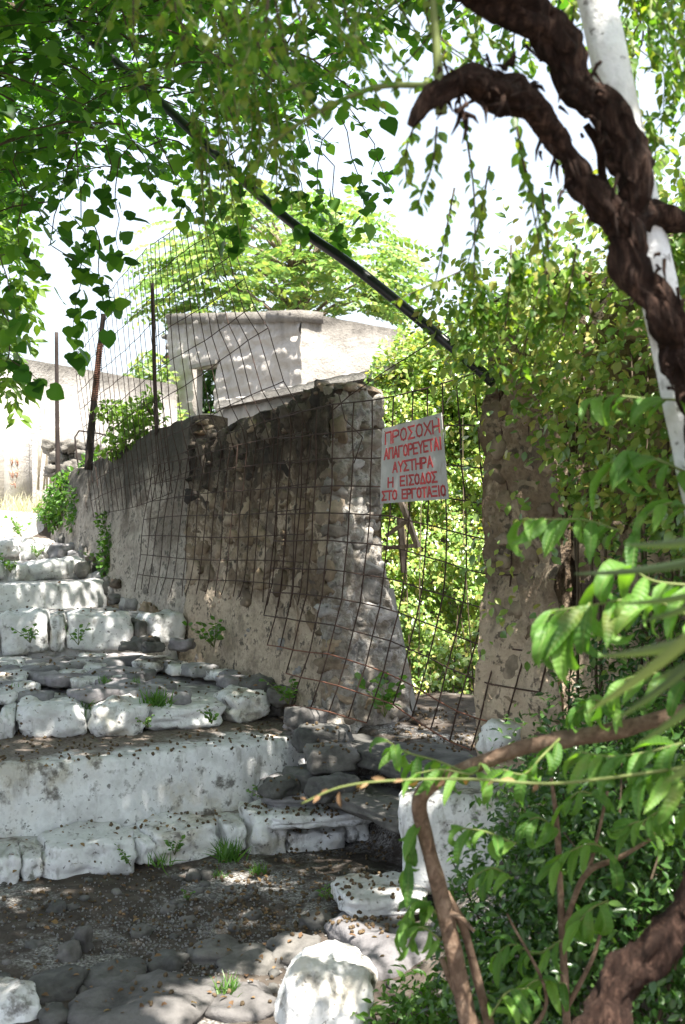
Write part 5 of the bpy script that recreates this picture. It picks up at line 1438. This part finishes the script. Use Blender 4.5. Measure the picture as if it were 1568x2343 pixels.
peach_shoot([(1010, 2150, 2.6), (960, 2120, 2.6), (930, 2170, 2.6)], 9, .09)
peach_shoot([(1170, 2010, 2.65), (1130, 1985, 2.65), (1090, 2000, 2.65)], 8, .09)
peach_shoot([(1280, 1900, 2.7), (1230, 1870, 2.7), (1190, 1890, 2.7)], 9, .08); peach_shoot([(1285, 2150, 2.75), (1230, 2180, 2.75), (1170, 2160, 2.75), (1130, 2190, 2.75)], 12, .085)
for c_, n_ in (([(1400, 1960, 2.7), (1360, 1930, 2.65), (1300, 1950, 2.65), (1260, 1990, 2.65)], 10), ([(1380, 1830, 2.7), (1330, 1810, 2.65), (1290, 1840, 2.65)], 8), ([(1500, 1910, 2.65), (1460, 1880, 2.6), (1420, 1900, 2.6)], 8),
               ([(1290, 2250, 2.75), (1230, 2240, 2.7), (1180, 2280, 2.7)], 9), ([(1390, 2060, 2.7), (1350, 2080, 2.65), (1310, 2130, 2.65)], 8), ([(1120, 2330, 2.6), (1160, 2270, 2.6), (1210, 2260, 2.6)], 8), ([(1580, 1840, 2.3), (1520, 1850, 2.3), (1470, 1880, 2.3)], 8), ([(1568, 1560, 2.3), (1490, 1540, 2.3), (1420, 1560, 2.3), (1370, 1610, 2.3)], 10)):
    peach_shoot(c_, n_, .095)
b = MB(); pts = [Vector(p) for p in curve_pts([tuple(P(*c)) for c in [(1600, 1750, 2.2), (1400, 1778, 2.15), (1250, 1792, 2.1), (1080, 1782, 2.1), (900, 1785, 2.1), (780, 1800, 2.1), (690, 1838, 2.1)]], 6)]
b.tube(pts, [.0034 - .002 * i / len(pts) for i in range(len(pts))], 6)
bs = thing('bramble', 'single pale yellow green runner stretched across the bent limb', 'plant', P(1400, 1782, 2.1)); b.build('stem', M['greentwig'], bs)
L = Leaves(); L.add(*shoot_leaves(pts[12:], 14, .028, .8, .3)); L.build('foliage', tpl_ovate(.16), M['deadleaf'], bs)

# sword leaved plant at the right edge
yu = thing('sword_plant', 'sword leaved plant pushing long blurred blades in from the right edge', 'plant', P(1800, 1700, 1.35))
def sword(a, b_, w, sag=20):
    A, B = P(*a), P(*b_); n = 10; v = []; f = []
    d_ = (B - A).normalized(); vw = (A.lerp(B, .5) - Vector((0, 0, EYE))).normalized(); sd = d_.cross(vw).normalized()
    for i in range(n + 1):
        t = i / n; p = A.lerp(B, t) + Vector((0, 0, -sag * .0005 * math.sin(t * 3.1)))
        ww = w * .75 * (1 - t ** 3) * (.6 + .4 * sm(0, .3, t)) + .0008
        for s in (-1, 0, 1):
            v.append(p + sd * s * ww + vw * abs(s) * ww * .5)
    for i in range(n):
        for k in (0, 1): f.append((i * 3 + k, i * 3 + k + 1, i * 3 + k + 4, i * 3 + k + 3))
    obj('blade', mesh('blade', v, f, M['sword']), yu)
for a, b_, w in [((1750, 1190, 1.3), (1430, 1245, 1.55), .008), ((1760, 1240, 1.4), (1315, 1312, 1.65), .007), ((1750, 1300, 1.2), (1340, 1630, 1.5), .009), ((1760, 1400, 1.2), (1370, 1500, 1.5), .009), ((1760, 1350, 1.2), (1400, 1650, 1.45), .008),
                 ((1760, 1450, 1.25), (1460, 1700, 1.45), .008), ((1760, 1560, 1.1), (1520, 1790, 1.25), .012), ((1770, 1280, 1.3), (1470, 1420, 1.5), .007), ((1770, 1380, 1.25), (1480, 1560, 1.4), .007), ((1770, 1300, 1.3), (1420, 1380, 1.6), .006)]:
    sword(a, b_, w)

# undergrowth on the lower right
bush('shrub', 'small leaved glossy shrub filling the lower right under the dark trunk', 'shrub', [(1300, 2050, 3.3, .35, .3), (1450, 1950, 3.2, .35, .35), (1180, 2150, 3.4, .25, .28), (1380, 2250, 3.1, .4, .3), (1540, 2150, 3.0, .3, .4), (1150, 2280, 3.3, .22, .18), (1480, 1780, 3.4, .35, .25), (1330, 1880, 3.5, .22, .25)], 14000, .03, M['shrub'], tpl_ovate(.22), 40, P(1350, 2350, 3.3))
bush('shrub', 'shaded shrub growing against the foot of the garden wall', 'shrub', [(1350, 1750, 4.3, .4, .3), (1480, 1650, 4.2, .35, .45), (1300, 1800, 4.4, .2, .2), (1560, 1500, 4.2, .3, .5), (1420, 1900, 4.0, .5, .35)], 7000, .032, M['shrub'], tpl_ovate(.22), 24, P(1400, 1950, 4.2))
bush('weed_bush', 'low weeds creeping beside the sunlit boulder and the kerb block', 'weeds', [(890, 2330, 3.7, .1, .06), (960, 2300, 3.7, .14, .12), (1010, 2340, 3.6, .14, .12)], 700, .035, M['weed'], tpl_ovate(.2), 8)
